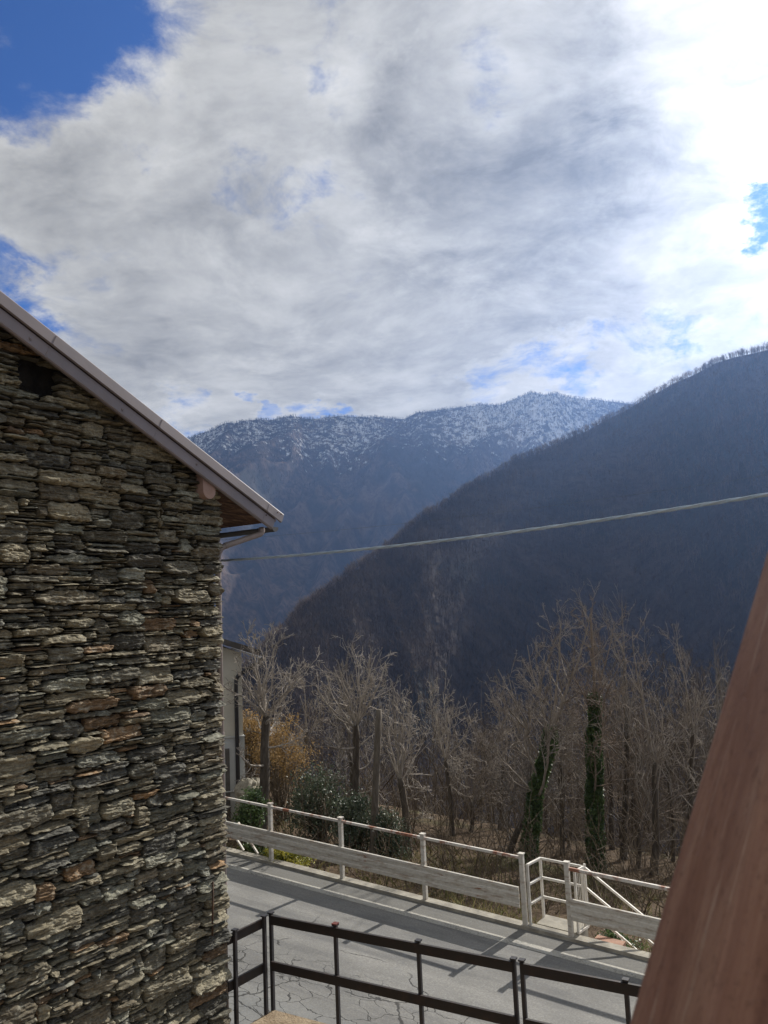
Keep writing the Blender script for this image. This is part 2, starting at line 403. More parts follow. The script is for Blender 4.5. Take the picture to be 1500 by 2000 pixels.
def m_beam(n, bs, tc):
    o = tc.outputs['Object']
    f = n.noise(n.mapping(o, scale=(14, 14, 1.7)), 1.7, 9, 0.72, 0.8); g = n.noise(n.mapping(o, scale=(2.2, 2.2, 0.9)), 2.0, 4); sc = n.noise(n.mapping(o, scale=(48, 48, 3)), 1.6, 5, 0.75)
    c = n.ramp(f, [(0.32, (0.16, 0.072, 0.048)), (0.5, (0.24, 0.122, 0.083)), (0.66, (0.33, 0.19, 0.132))])
    c = n.mix(n.smooth(g, 0.42, 0.66, 0, 0.55), c, (0.205, 0.098, 0.085))
    c = n.mix(n.smooth(sc, 0.57, 0.66, 0, 0.55), c, (0.42, 0.30, 0.23))
    n.l.new(c, bs.inputs['Base Color']); kn = n.noise(n.mapping(o, scale=(1, 1, 0.6)), 130, 5, 0.8); c = n.mix(n.smooth(kn, 0.5, 0.68, 0, 0.5), c, (0.09, 0.04, 0.028))
    n.l.new(c, bs.inputs['Base Color']); bump(n, bs, n.math('ADD', f, n.math('MULTIPLY', kn, 0.5)), 0.5, 0.004)
M_BEAM = material('red_brown_stained_timber', m_beam, 0.55, 0.35)
def m_bark(name, c1, c2):
    def fn(n, bs, tc):
        o = tc.outputs['Object']
        f = n.noise(n.mapping(o, scale=(8, 8, 1.6)), 2.0, 6, 0.7); g = n.noise(o, 1.2, 4)
        c = n.mix(n.smooth(f, 0.35, 0.65), c1, c2)
        c = n.mix(n.smooth(g, 0.5, 0.7, 0, 0.4), c, tuple(0.55 * x for x in c1))
        n.l.new(c, bs.inputs['Base Color']); bump(n, bs, f, 0.7, 0.03)
    return material(name, fn, 0.9, 0.15)
M_TRUNK = m_bark('grey_brown_bark', (0.06, 0.05, 0.04), (0.115, 0.097, 0.08))
M_LIMB = m_bark('pale_grey_branch_bark', (0.26, 0.23, 0.20), (0.40, 0.36, 0.315))
M_LIMB2 = m_bark('grey_branch_bark', (0.20, 0.172, 0.145), (0.325, 0.285, 0.245))
M_LIMB3 = m_bark('brown_branch_bark', (0.17, 0.135, 0.105), (0.29, 0.235, 0.19))
M_LIMB4 = m_bark('dark_grey_branch_bark', (0.15, 0.135, 0.125), (0.25, 0.23, 0.21))
M_THICKET = m_bark('thicket_bark', (0.085, 0.068, 0.054), (0.155, 0.128, 0.104))
M_BRUSH = m_bark('brown_brush_bark', (0.10, 0.078, 0.056), (0.17, 0.135, 0.10))
def m_leaf(name, c1, c2, rough=0.5, trans=0.25):
    def fn(n, bs, tc):
        f = n.noise(tc.outputs['Object'], 3.0, 3); g = n.noise(tc.outputs['Object'], 17.0, 3)
        c = n.mix(n.smooth(n.math('ADD', n.math('MULTIPLY', f, 0.5), n.math('MULTIPLY', g, 0.5)), 0.4, 0.6), c1, c2); n.l.new(c, bs.inputs['Base Color'])
        tr = n.add('ShaderNodeBsdfTranslucent'); n.l.new(c, tr.inputs[0])
        mx = n.add('ShaderNodeMixShader'); mx.inputs[0].default_value = trans
        n.l.new(bs.outputs[0], mx.inputs[1]); n.l.new(tr.outputs[0], mx.inputs[2])
        n.l.new(mx.outputs[0], n.n['Material Output'].inputs[0])
    return material(name, fn, rough, 0.5)
M_IVY = m_leaf('ivy_leaf', (0.045, 0.080, 0.028), (0.10, 0.15, 0.05), 0.45)
M_EVERG = m_leaf('evergreen_leaf', (0.036, 0.056, 0.033), (0.11, 0.135, 0.085), 0.5)
M_DRYLEAF = m_leaf('dry_orange_leaf', (0.20, 0.125, 0.048), (0.32, 0.21, 0.085), 0.7, 0.35)
M_YGREEN = m_leaf('yellow_green_leaf', (0.16, 0.19, 0.035), (0.45, 0.40, 0.06), 0.5, 0.35)
M_WEED = m_leaf('weed_blade', (0.11, 0.12, 0.045), (0.24, 0.20, 0.10), 0.7, 0.3)
M_PLASTER = simple('cream_plaster', (0.64, 0.61, 0.52), (0.56, 0.54, 0.47), 1.2, 0.9, 0.15, 0.1, 0.006)
M_PLASTER2 = simple('grey_white_plaster', (0.60, 0.62, 0.61), (0.52, 0.54, 0.54), 1.2, 0.9, 0.15, 0.1, 0.006)
M_DARKMETAL = simple('dark_gutter_metal', (0.025, 0.025, 0.028), (0.04, 0.038, 0.04), 3, 0.45, 0.4, 0.05, 0.004)
M_DARKROOF = simple('dark_roof_slate', (0.06, 0.055, 0.055), (0.10, 0.09, 0.085), 3, 0.7, 0.3, 0.4, 0.02)
M_CABLE = simple('weathered_cable_sheath', (0.36, 0.45, 0.55), (0.46, 0.55, 0.64), 5, 0.5, 0.4, 0.05, 0.002)
M_WIRE = simple('thin_black_wire', (0.05, 0.055, 0.06), (0.08, 0.085, 0.09), 5, 0.6, 0.3, 0.05, 0.002)
M_POLE = m_bark('weathered_pole_wood', (0.10, 0.085, 0.07), (0.17, 0.15, 0.125))
M_ROCK = simple('pale_rock', (0.40, 0.37, 0.30), (0.24, 0.22, 0.17), 3, 0.9, 0.2, 0.8, 0.03)
M_SLAB = simple('red_brown_tile', (0.33, 0.19, 0.13), (0.25, 0.14, 0.10), 5, 0.8, 0.25, 0.3, 0.005)
M_RUST = simple('rusty_iron', (0.04, 0.028, 0.022), (0.09, 0.05, 0.03), 12, 0.85, 0.3, 0.3, 0.003)

# ------------------------------------------------------------------ ground, road, kerb, terrace
def grid_faces(nr, nc):
    i = np.arange(nr - 1)[:, None] * nc + np.arange(nc - 1)[None, :]
    i = i.ravel(); return np.stack([i, i + 1, i + nc + 1, i + nc], 1)
def geo(a, b, n): return list(np.geomspace(a, b, n))
sv = [-4000, -1000, -300, -100, -40, -20, -10, -4, -1, 0.0, 0.12, 0.2, 0.3, 0.4, 0.5, 0.6, 0.7, 0.8] + list(np.arange(1.0, 40, 0.45)) + geo(40, 700, 60) + geo(760, 4300, 14)
tv = [-x for x in geo(40, 4300, 26)[::-1]] + list(np.arange(-39, 39, 0.5)) + geo(40, 4300, 26)
SS, TT = np.meshgrid(np.array(sv), np.array(tv), indexing='ij')
ZZ = ground_z(SS, TT) - np.where(SS <= 0.15, 0.06, 0.0)
XY = P0[None, None, :2] + SS[..., None] * S2[:2] + TT[..., None] * T2[:2]
V = np.concatenate([XY, ZZ[..., None]], -1).reshape(-1, 3)
tag(link_mesh('ground', raw_mesh('ground', V, grid_faces(len(sv), len(tv))[:, ::-1], True), M_GROUND), kind='structure')

def road_obj(name, s0, s1, z0, z1, mat, t0=-60, t1=60, kind='structure', solid=False):
    """slab in the road's own frame: local x along the road, local y outward"""
    ts = np.linspace(t0, t1, 61); V = []
    if solid:
        prof = [(s0, z0 - 0.3), (s0, z0), (s0 + 0.015, z1), (s1 - 0.015, z1), (s1, z0), (s1, z0 - 0.6)]
    else: prof = [(s0, z0), (s1, z1)]
    wob = 0.012 if solid else 0.0
    for t in ts:
        for (s, z) in prof: V.append((t, s + wob * float(vnoise(t * 1.3, 3.3, 2)), G * t + z))
    me = raw_mesh(name, np.array(V), grid_faces(len(ts), len(prof))[:, ::-1])
    o = link_mesh(name, me, mat)
    o.matrix_world = Matrix(((T2[0], S2[0], 0, P0[0]), (T2[1], S2[1], 0, P0[1]), (0, 0, 1, 0), (0, 0, 0, 1)))
    return tag(o, kind=kind)
road_obj('road', -14, 0.02, 0.0, 0.0, M_ASPHALT)
road_obj('road_marking', -0.66, -0.47, 0.004, 0.004, M_LINE)
road_obj('kerb', -0.05, 0.17, 0.0, 0.045, M_CONC, solid=True)

# ------------------------------------------------------------------ key points of the near terrace, black fence and stone house
ZT = CAMZ - 4.67                                        # terrace level
ZF = ZT + 1.09                                          # fence top
K = atz(529, 1783, ZF); K[2] = ZT                       # fence corner on the terrace
FD = unit(np.array([math.sin(R(119.3)), math.cos(R(119.3)), 0]))
C = atz(447, 1822, ZF); C[2] = 0.0                      # outer corner of the stone house
WD = np.array([math.sin(R(33.2)), math.cos(R(33.2)), 0]); WN = np.array([WD[1], -WD[0], 0])   # along the gable wall (away), its outward normal
def onwall(px, py, off=0.0): return onplane(px, py, WN, C + WN * off)
def wuv(P): return float((np.asarray(P) - C) @ WD), float(P[2])
def wp(u, z, off=0.0): return np.array([*(C + WD * u + WN * off)[:2], z])

poly = [K + FD * 0.0, K + FD * 9, np.array([9, -9, ZT]), np.array([-12, -9, ZT]), C - WD * 9 + UPZ * ZT, C - WD * 0.03 + UPZ * ZT]
mb = MB(); k = mb.addv([(*p[:2], ZT + 0.0) for p in poly] + [(*p[:2], -0.9) for p in poly]); m_ = len(poly)
mb.Fn.append([k + i for i in range(m_)][::-1])
for i in range(m_): mb.F4.append([k + i, k + (i + 1) % m_, k + m_ + (i + 1) % m_, k + m_ + i])
tag(mb.build('terrace', M_DIRT), kind='structure')

# ------------------------------------------------------------------ stone house
OFF = 0.15
vA = onwall(0, 572, OFF); vB = onwall(550, 1005, OFF)   # top edge of the verge flashing
uA, zA = wuv(vA); uB, zB = wuv(vB)
SLOPE = (zA - zB) / (uB - uA)
URIDGE = -4.6
def verge_z(u): return np.where(np.asarray(u) > URIDGE, zB + (uB - u) * SLOPE, zB + (uB - URIDGE) * SLOPE - (URIDGE - u) * SLOPE)
house = thing('stone_house', 'old dry stone house with grey sheet metal roof edge filling the left of the view', 'house', tuple(C))

rng = np.random.default_rng(11)
# --- masonry: stones packed bed by bed on a skyline
def pack(u0, u1, v0, v1, cell, rng):
    n = int((u1 - u0) / cell); top = np.full(n, v0, float); out = []
    top += rng.uniform(0, 0.02, n).round(3) * 0
    guard = 0
    while guard < 20000:
        guard += 1
        i = int(np.argmin(top)); lv = top[i]
        if lv > v1: break
        a = i
        tol = 0.022 if rng.random() < 0.45 else 0.055
        while a > 0 and abs(top[a - 1] - lv) < tol: a -= 1
        b = i
        while b < n - 1 and abs(top[b + 1] - lv) < tol: b += 1
        run = (b - a + 1) * cell
        kind = rng.random()
        if kind < 0.17: L, h = rng.uniform(0.30, 0.72), rng.uniform(0.09, 0.19)
        elif kind < 0.52: L, h = rng.uniform(0.20, 0.52), rng.uniform(0.04, 0.085)
        else: L, h = rng.uniform(0.08, 0.30), rng.uniform(0.016, 0.042)
        if run < 0.05: 
            # fill the slot to its lower neighbour
            nb = min(top[a - 1] if a > 0 else 9e9, top[b + 1] if b < n - 1 else 9e9)
            if nb - lv > 0.03: out.append((u0 + a * cell, u0 + (b + 1) * cell, lv, nb))
            top[a:b + 1] = nb; continue
        if L > run: L = run
        elif L > run - 0.06: L = run * rng.uniform(0.5, 0.75) if run > 0.25 else run
        left = rng.random() < 0.5
        if b == n - 1 and rng.random() < 0.7: left = False; L = min(run, max(L, rng.uniform(0.26, 0.5))); h = max(h, rng.uniform(0.05, 0.13))
        m = max(3, int(L / cell))
        s0 = a if left else b - m + 1
        s0 = max(a, s0); e0 = min(b + 1, s0 + m)
        base = top[s0:e0].max()
        # not much higher than the neighbours: keeps beds interlocked
        out.append((u0 + s0 * cell, u0 + e0 * cell, base, base + h))
        q = s0
        while q < e0:
            e = q
            while e < e0 and abs(top[e] - top[q]) < 0.006: e += 1
            if base - top[q] > 0.012 and (e - q) * cell > 0.03: out.append((u0 + q * cell, u0 + e * cell, top[q], base))
            q = e
        top[s0:e0] = base + h
    return out
HOLE = wuv(onwall(78, 742)); HOLE = (HOLE[0], HOLE[1])
stones = pack(-6.6, 0.0, -0.9, 10.2, 0.01, rng)
palette = np.array([(0.20, 0.19, 0.155), (0.235, 0.22, 0.175), (0.13, 0.128, 0.112), (0.085, 0.085, 0.08), (0.17, 0.155, 0.125), (0.26, 0.25, 0.205), (0.185, 0.195, 0.175), (0.27, 0.185, 0.115), (0.20, 0.145, 0.10), (0.11, 0.115, 0.115), (0.21, 0.225, 0.215)])
pw = np.array([17, 15, 13, 9, 13, 9, 9, 2.0, 3.2, 7, 4]); pw = pw / pw.sum()
VV, FF, TC, kk = [], [], [], 0
for (u0, u1, v0, v1) in stones:
    uc, vc = (u0 + u1) / 2, (v0 + v1) / 2
    if v0 > float(verge_z(uc)) - 0.15: continue
    if ((uc - HOLE[0]) / (0.14 + 0.35 * (u1 - u0))) ** 2 + ((vc - HOLE[1]) / 0.21) ** 2 < 1: continue
    L, h = u1 - u0, v1 - v0
    far = uc < -3.6
    du, dv = (0.05, 0.022) if far else (0.019, 0.0075)
    nu = int(np.clip(L / du, 4, 40)) + 1; nv = int(np.clip(h / dv, 4, 26)) + 1
    a = np.linspace(-1, 1, nu)[:, None] * np.ones((1, nv)); b = np.ones((nu, 1)) * np.linspace(-1, 1, nv)[None, :]
    sd = int(rng.integers(1, 9999))
    gap = 0.001 + 0.004 * rng.random()
    # outline: rounded, uneven rectangle
    ea = 1 - 0.20 * np.abs(b) ** 3 * rng.uniform(0.4, 1.5) * min(1, 0.6 * h / L + 0.12)
    eb = 1 - rng.uniform(0.05, 0.55) * np.abs(a) ** rng.uniform(2, 7) * (1 if rng.random() < 0.5 else (a * rng.choice([-1, 1]) > 0))
    skew = rng.normal(0, 0.10) * h / L
    U = uc + a * ea * (L / 2 - gap) + vnoise(b * 2.3 + sd, a * 1.1, sd) * 0.030 * np.abs(a) ** 2
    Vv = vc + b * eb * (h / 2 - gap) + (vnoise(a * 3.1 * L / 0.25 + sd, b * 1.2, sd + 3)) * min(0.030, 0.30 * h) * np.abs(b) ** 1.5 + skew * a * L / 2 * 0.6
    edge = np.maximum(np.abs(a) ** rng.uniform(8, 20), np.abs(b) ** (rng.uniform(6, 12) if h > 0.06 else 5))
    prot = rng.uniform(-0.032, 0.022) + (0.012 if L > 0.3 else 0)
    D = prot - edge * rng.uniform(0.014, 0.038)
    D = D + vnoise(U * 4.5 + sd, Vv * 16, sd + 5) * 0.038 + vnoise(U * 9, Vv * 46 + sd, sd + 7) * 0.026 + vnoise(U * 30, Vv * 80 + sd, sd + 8) * 0.016
    D = D + a * rng.normal(0, 0.014) + b * rng.normal(-0.004, 0.018)
    lay = np.floor((Vv + 0.012 * vnoise(U * 5 + sd, Vv * 4, sd + 21)) / rng.uniform(0.012, 0.022)); blk_ = np.floor(U / rng.uniform(0.06, 0.16) + 0.6 * vnoise(lay * 3.3, U * 3, sd))
    D = D + (_hash(lay, blk_, sd) - 0.5) * rng.uniform(0.008, 0.030)   # schist splits in ledges
    if rng.random() < 0.45:                              # a split layer: part of the face stands back
        thr = rng.uniform(-0.5, 0.5); D = D - 0.018 * (b + 0.5 * vnoise(a * 2.5 + sd, b * 0, sd + 11) > thr)
    if abs(u1) < 0.011: U = U + 0.007 * rng.normal()     # quoins end unevenly
    # add a rim that goes back into the wall
    P = np.stack([U, Vv, D], -1)
    rim = P.copy(); rim[..., 2] = -0.16
    per = [(i, 0) for i in range(nu)] + [(nu - 1, j) for j in range(1, nv)] + [(i, nv - 1) for i in range(nu - 2, -1, -1)] + [(0, j) for j in range(nv - 2, 0, -1)]
    pi = np.array([i * nv + j for i, j in per])
    Pf = P.reshape(-1, 3); back = Pf[pi].copy(); back[:, 2] = -0.17
    lim = verge_z(uc) - 0.13
    allp = np.vstack([Pf, back]); allp[:, 1] = np.minimum(allp[:, 1], verge_z(allp[:, 0]) - 0.12)
    f = grid_faces(nu, nv)
    m = len(pi); nx = (np.arange(m) + 1) % m
    rf = np.stack([pi, nu * nv + np.arange(m), nu * nv + nx, pi[nx]], 1)
    FF.append(f[:, ::1] + kk); FF.append(rf + kk)
    VV.append(allp)
    c = palette[rng.choice(len(palette), p=pw)] * rng.uniform(0.72, 1.35) * np.array([1.07, 1.0, 0.86])
    TC.append(np.tile(np.append(np.clip(c, 0, 1), 1.0), (len(allp), 1))); kk += len(allp)
VV = np.vstack(VV); FF = np.vstack(FF)
# local frame of the wall mesh: x along WD, y = -WN (into the wall), z up
Vl = np.stack([VV[:, 0], -VV[:, 2], VV[:, 1]], 1)
me = raw_mesh('wall', Vl, FF[:, ::-1])
at_ = me.attributes.new('stone_tint', 'FLOAT_COLOR', 'POINT'); at_.data.foreach_set('color', np.vstack(TC).astype(np.float32).ravel())
wall = link_mesh('wall', me, M_STONE, house)
wall.rotation_euler = (0, 0, math.atan2(WD[1], WD[0]))
wall['label'] = 'rough gable wall of thin grey and brown schist slabs laid dry'
# --- core of the building behind the stones (near-black, the opening's shade painted in), side walls
mb = MB()
def prism(mb, us, off0, off1, top_off, zbot):
    ring = [(us[0], zbot)] + [(u, float(verge_z(u)) - top_off) for u in us] + [(us[-1], zbot)]
    X = [wp(u, z, off0) for u, z in ring] + [wp(u, z, off1) for u, z in ring]; k = mb.addv(X); m = len(ring)
    mb.Fn.append([k + i for i in range(m)]); mb.Fn.append([k + m + i for i in range(m)][::-1])
    for i in range(m): mb.F4.append([k + i, k + m + i, k + m + (i + 1) % m, k + (i + 1) % m])
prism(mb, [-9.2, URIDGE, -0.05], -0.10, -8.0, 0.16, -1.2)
mb.build('wall_core', M_SHADECORE, house)
# --- roof sheet and boards
def slope_pt(u, off, up=0.0): return wp(u, float(verge_z(u)) + up, off)
prf = unit(np.array([WD[0] * 1, WD[1] * 1, -SLOPE]))    # down the slope
pup = np.cross(WN, prf); pup = pup * np.sign(pup[2])    # normal of the roof plane
mb = MB()
for (ua, ub) in ((URIDGE, uB - 0.03), (URIDGE, 2 * URIDGE - uB + 0.03)):
    a0, a1 = slope_pt(ua, OFF - 0.035), slope_pt(ub, OFF - 0.035); b0, b1 = slope_pt(ua, -8.3), slope_pt(ub, -8.3)
    top = [a0 - UPZ * 0.02, a1 - UPZ * 0.02, b1 - UPZ * 0.02, b0 - UPZ * 0.02]
    mb.hexa([p - UPZ * 0.045 for p in top] + top)
roof = mb.build('roof', M_FLASH, house)
mb = MB()                                                # boards under the sheet, running down to the eave
nb = 9
for (ua, ub) in ((URIDGE, uB - 0.06),):
    o0 = OFF - 0.05; 
    for i in range(40):
        oa = o0 - i * 0.14; ob = oa - 0.134
        P4 = [slope_pt(ua, oa, -0.095), slope_pt(ub, oa, -0.095), slope_pt(ub, ob, -0.095), slope_pt(ua, ob, -0.095)]
        mb.hexa([p - UPZ * 0.022 for p in P4] + P4)
mb.build('eave_boards', M_BOARD, house)
# --- verge flashing: two folded bands with a dark joint between
mb = MB(); mb2 = MB()
H_ = 0.265
lower = [(-H_, 0.0), (-H_ + 0.012, 0.012), (-0.135, 0.012), (-0.135, -0.03), (-H_, -0.03)]
upper = [(-0.125, 0.022), (-0.118, 0.045), (-0.012, 0.045), (0.0, 0.035), (0.0, -0.10), (-0.02, -0.10), (-0.02, 0.018), (-0.09, 0.018)]
def verge_ext(mb, prof, u0, u1, cut=0.0):
    a = wp(u0, float(verge_z(u0)), OFF); b = wp(u1, float(verge_z(u1)), OFF)
    mb.extrude([(p[0], p[1]) for p in prof], a, b, pup, WN)
verge_ext(mb, lower, URIDGE, uB - 0.085); verge_ext(mb2, upper, URIDGE, uB)
fl = mb.build('verge_flashing', M_FLASH, house)
mb2.build('verge_cap', M_FLASH, fl)
mb = MB()
pr2 = unit(np.array([-WD[0], -WD[1], -SLOPE])); pu2 = np.cross(WN, pr2); pu2 = pu2 * np.sign(pu2[2])
a = wp(URIDGE, float(verge_z(URIDGE)), OFF); b = wp(2 * URIDGE - uB, zB, OFF)
mb.extrude(lower, a, b, pu2, WN); mb.extrude(upper, a, b, pu2, WN)
mb.build('verge_flashing', M_FLASH, house)
for us_ in (uB - 0.27, -1.05, -2.35, -3.6):                # lap joints of the flashing
    q = wp(us_, float(verge_z(us_)), OFF); mb = MB(); mb.bar(q - pup * (H_ - 0.004) + WN * 0.0135, q - pup * 0.137 + WN * 0.0135, 0.014, 0.004, up=WN).bar(q - pup * 0.116 + WN * 0.0465, q - pup * 0.014 + WN * 0.0465, 0.014, 0.004, up=WN)
    mb.build('lap_joint', M_FLASH, fl)
for (px, py) in ((60, 662), (240, 800), (385, 907)):      # round fixing plates on the flashing
    p = onwall(px, py, OFF + 0.014); mb = MB(); mb.tube([p - WN * 0.006, p + WN * 0.006], [0.019, 0.017], 12).tube([p + WN * 0.006, p + WN * 0.012], [0.007, 0.005], 8)
    mb.build('fixing', M_FLASH, fl)
for (px, py) in ((520, 1006), (542, 1001), (549, 1004)):
    p = onwall(px, py, OFF + (0.014 if px < 530 else 0.046)); mb = MB(); mb.tube([p - WN * 0.004, p + WN * 0.008], [0.009, 0.006], 10); mb.build('fixing', M_RUST, fl)
# --- rounded purlin end under the verge
pc = onwall(409, 955, 0.115); pu, pz = wuv(pc)
mb = MB(); ang = np.linspace(math.pi, 2 * math.pi, 15); rr = 0.098
prof = [(rr * math.cos(t), -0.02 + rr * math.sin(t)) for t in ang] + [(rr, 0.10), (-rr, 0.17)]
mb.extrude(prof, wp(pu, pz, -0.3), wp(pu, pz, 0.115), WD, UPZ); mb.build('purlin', M_PURLIN, house)
for du in (-3.6,):
    mb = MB(); mb.extrude(prof, wp(pu + du, float(verge_z(pu + du)) - 0.26, -0.3), wp(pu + du, float(verge_z(pu + du)) - 0.26, 0.02), WD, UPZ); mb.build('purlin', M_PURLIN, house)
# --- gutter along the eave, swan neck and downpipe
ge = wp(uB - 0.02, zB - 0.155, OFF - 0.10)
mb = MB(); rg = 0.062
ang = np.linspace(math.pi, 2 * math.pi, 13)
outer = [(rg * math.cos(t), rg * math.sin(t)) for t in ang]; inner = [(0.9 * x, 0.9 * y) for x, y in outer][::-1]
mb.extrude(outer + inner, ge, ge - WN * 8.2, WD, UPZ)
gut = mb.build('gutter', M_DARKMETAL, house, True)
mb = MB(); mb.extrude(outer, ge + WN * 0.004, ge - WN * 0.004, WD, UPZ); mb.build('gutter_end', M_DARKMETAL, gut)
pd = onwall(511, 1026, OFF - 0.12); pe = onwall(441, 1076, -0.06)
pd = wp(wuv(pd)[0], zB - 0.17, OFF - 0.12)
def arc_path(pts, rad, n=6):
    out = [np.array(pts[0])]
    for i in range(1, len(pts) - 1):
        p, a, b = map(np.asarray, (pts[i], pts[i - 1], pts[i + 1])); da, db = unit(a - p), unit(b - p)
        r = min(rad, 0.45 * np.linalg.norm(a - p), 0.45 * np.linalg.norm(b - p))
        for t in np.linspace(0, 1, n): out.append((1 - t) ** 2 * (p + da * r) + 2 * t * (1 - t) * p + t * t * (p + db * r))
    out.append(np.array(pts[-1])); return np.array(out)
zs1 = onwall(511, 1042, OFF - 0.12)[2]; zs2 = onwall(441, 1072, -0.12)[2]
q0 = pd; q1 = np.array([pd[0], pd[1], zs1]); q2 = np.array([*wp(0.05, 0, -0.12)[:2], zs2]); q3 = np.array([q2[0], q2[1], 0.02])
path = arc_path([q0, q1, q2, q3], 0.12)
mb = MB(); mb.tube(path, 0.036, 14); dp = mb.build('downpipe', M_PIPE, house, True)
for z in (zs2 - 0.5, zs2 - 2.2, zs2 - 3.9):
    mb = MB(); mb.tube([(q2[0], q2[1], z - 0.018), (q2[0], q2[1], z + 0.018)], 0.042, 14).bar((q2[0], q2[1], z), np.array([q2[0], q2[1], z]) - WD * 0.12, 0.02, 0.02); mb.build('pipe_bracket', M_PIPE, dp)
for (q, dd) in ((path[1], unit(path[2] - path[1])), (path[7], unit(path[8] - path[6]))):
    mb = MB(); mb.tube([q - dd * 0.02, q + dd * 0.02], 0.041, 14); mb.build('pipe_collar', M_PIPE, dp)
# thin iron rod fixed on the wall near the corner, iron hook at the left
ra, rb = onwall(416, 1722, 0.045), onwall(415, 1828, 0.045)
mb = MB(); mb.tube([ra, rb], 0.011, 8).tube([ra - UPZ * 0.02, ra - WN * 0.12 - UPZ * 0.02], 0.008, 6).tube([rb + UPZ * 0.02, rb - WN * 0.12 + UPZ * 0.02], 0.008, 6)
mb.build('iron_rod', M_RUST, house, True)

# ------------------------------------------------------------------ black fence on the terrace
fence = thing('metal_fence', 'dark brown two-rail metal fence round the edge of the terrace by the stone house', 'fence', tuple(K))
M_REDCAP = simple('red_brown_cap_paint', (0.16, 0.035, 0.025), (0.11, 0.03, 0.022), 9, 0.6, 0.35)
def fpost(P, h=1.09, w=0.042, cap=False):
    mb = MB(); mb.bar(P - UPZ * 0.02, P + UPZ * h, w, w, up=FD, ch=0.004).bar(P + UPZ * (h - 0.004), P + UPZ * (h + 0.012), w + 0.02, w + 0.02, up=FD)
    po = mb.build('post', M_BLACKP, fence)
    if cap:
        mb = MB(); mb.bar(P + UPZ * (h + 0.013), P + UPZ * (h + 0.024), w + 0.024, w + 0.024, up=FD); mb.build('post_cap', M_REDCAP, po)
def frail(A, B, z, h=0.098, th=0.012):
    mb = MB(); mb.bar(A + UPZ * z, B + UPZ * z, th, h).bar(A + UPZ * (z + h / 2 + 0.004), B + UPZ * (z + h / 2 + 0.004), 0.03, 0.008); mb.build('rail', M_BLACK, fence)
def k_at(px, py):
    P = onplane(px, py, np.array([FD[1], -FD[0], 0.0]), K); return float((P - K) @ FD)
L = [k_at(x, y) for x, y in ((655, 1808), (817, 1838), (1003, 1873), (1019, 1875), (1222, 1916))]
runs = [(0.0, L[0]), (L[0], L[1]), (L[1], L[2]), (L[3], L[4]), (L[4], L[4] + 0.95), (L[4] + 0.95, L[4] + 1.9)]
for i, a in enumerate([0.0] + L + [L[4] + 0.95, L[4] + 1.9]): fpost(K + FD * a, cap=(i == 1))
off_ = np.array([FD[1], -FD[0], 0.0]) * 0.028
for a, b in ((0.0, L[2]), (L[3], L[4] + 1.9)):
    for z in (1.02, 0.50): frail(K + FD * a + off_, K + FD * b + off_, z)
RC = unit(C - K - (C - K) * np.array([0, 0, 1])) ; RC[2] = 0
K2 = K + RC * 0.115; Cf = C - WD * 0.0 + UPZ * ZT; LR = np.linalg.norm((C - K)[:2])
fpost(K2); P46 = K + RC * (LR - 0.09); fpost(P46)
ro = np.cross(RC, UPZ) * 0.026
for z in (1.0, 0.50): frail(K2 + ro, K + RC * (LR - 0.0) + ro, z)

# ------------------------------------------------------------------ white guard fence along the outer edge of the road
def gpost(P, parent, h=1.08, w=0.075, name='post', mat=None):
    mb = MB(); mb.bar(P - UPZ * 0.05, P + UPZ * h, w, w, up=T2, ch=0.006).bar(P + UPZ * h, P + UPZ * (h + 0.018), w + 0.02, w + 0.02, up=T2)
    return mb.build(name, mat or M_WHITE, parent)
WPROF = [(0.0, -0.165), (0.03, -0.160), (0.034, -0.10), (0.014, -0.085), (0.014, -0.03), (0.034, -0.015), (0.034, 0.05), (0.014, 0.065), (0.014, 0.10), (0.03, 0.115), (0.03, 0.16), (0.0, 0.165)]
def board(A, B, parent, z=0.47):
    mb = MB(); mb.extrude([(-x, y) for x, y in WPROF], A + UPZ * z, B + UPZ * z, S2, UPZ); return mb.build('guard_board', M_WHITE, parent)
gf = thing('guard_fence', 'rust streaked white guard fence along the road left of the steps', 'guard fence', tuple(st(0.06, -2.0)))
SG = 0.05
gt = [-7.3, -5.45, -3.62, -1.83, 0.0, 1.90]
for t in gt: gpost(st(SG, t, 0.07), gf)
edge_s = SG - 0.037
for a, b in zip([-11.0] + gt[:-1], gt): pass
mb = MB(); mb.bar(st(SG, -11, 1.09), st(SG, 1.90, 1.09), 0.045, 0.045, ch=0.005); mb.build('top_rail', M_RUSTRAIL, gf)
board(st(edge_s, -11), st(edge_s, 1.84), gf)
for t in (-4.55, -4.15):
    mb = MB(); mb.bar(st(SG + 0.05, t - 0.42, 0.62), st(SG + 0.05, t + 0.12, 0.08), 0.035, 0.035); mb.build('brace', M_WHITE, gf)
gf2 = thing('guard_fence', 'white guard fence right of the steps running behind the wooden beam', 'guard fence', tuple(st(0.06, 4.0)))
t2s = [2.68, 4.55, 6.4, 8.2]
for t in t2s: gpost(st(SG, t, 0.07), gf2, 1.09)
mb = MB(); mb.bar(st(SG, 2.68, 1.07), st(SG, 9.0, 1.07), 0.05, 0.05, ch=0.005); mb.build('top_rail', M_RUSTRAIL, gf2)
board(st(edge_s, 2.72), st(edge_s, 9.0), gf2)

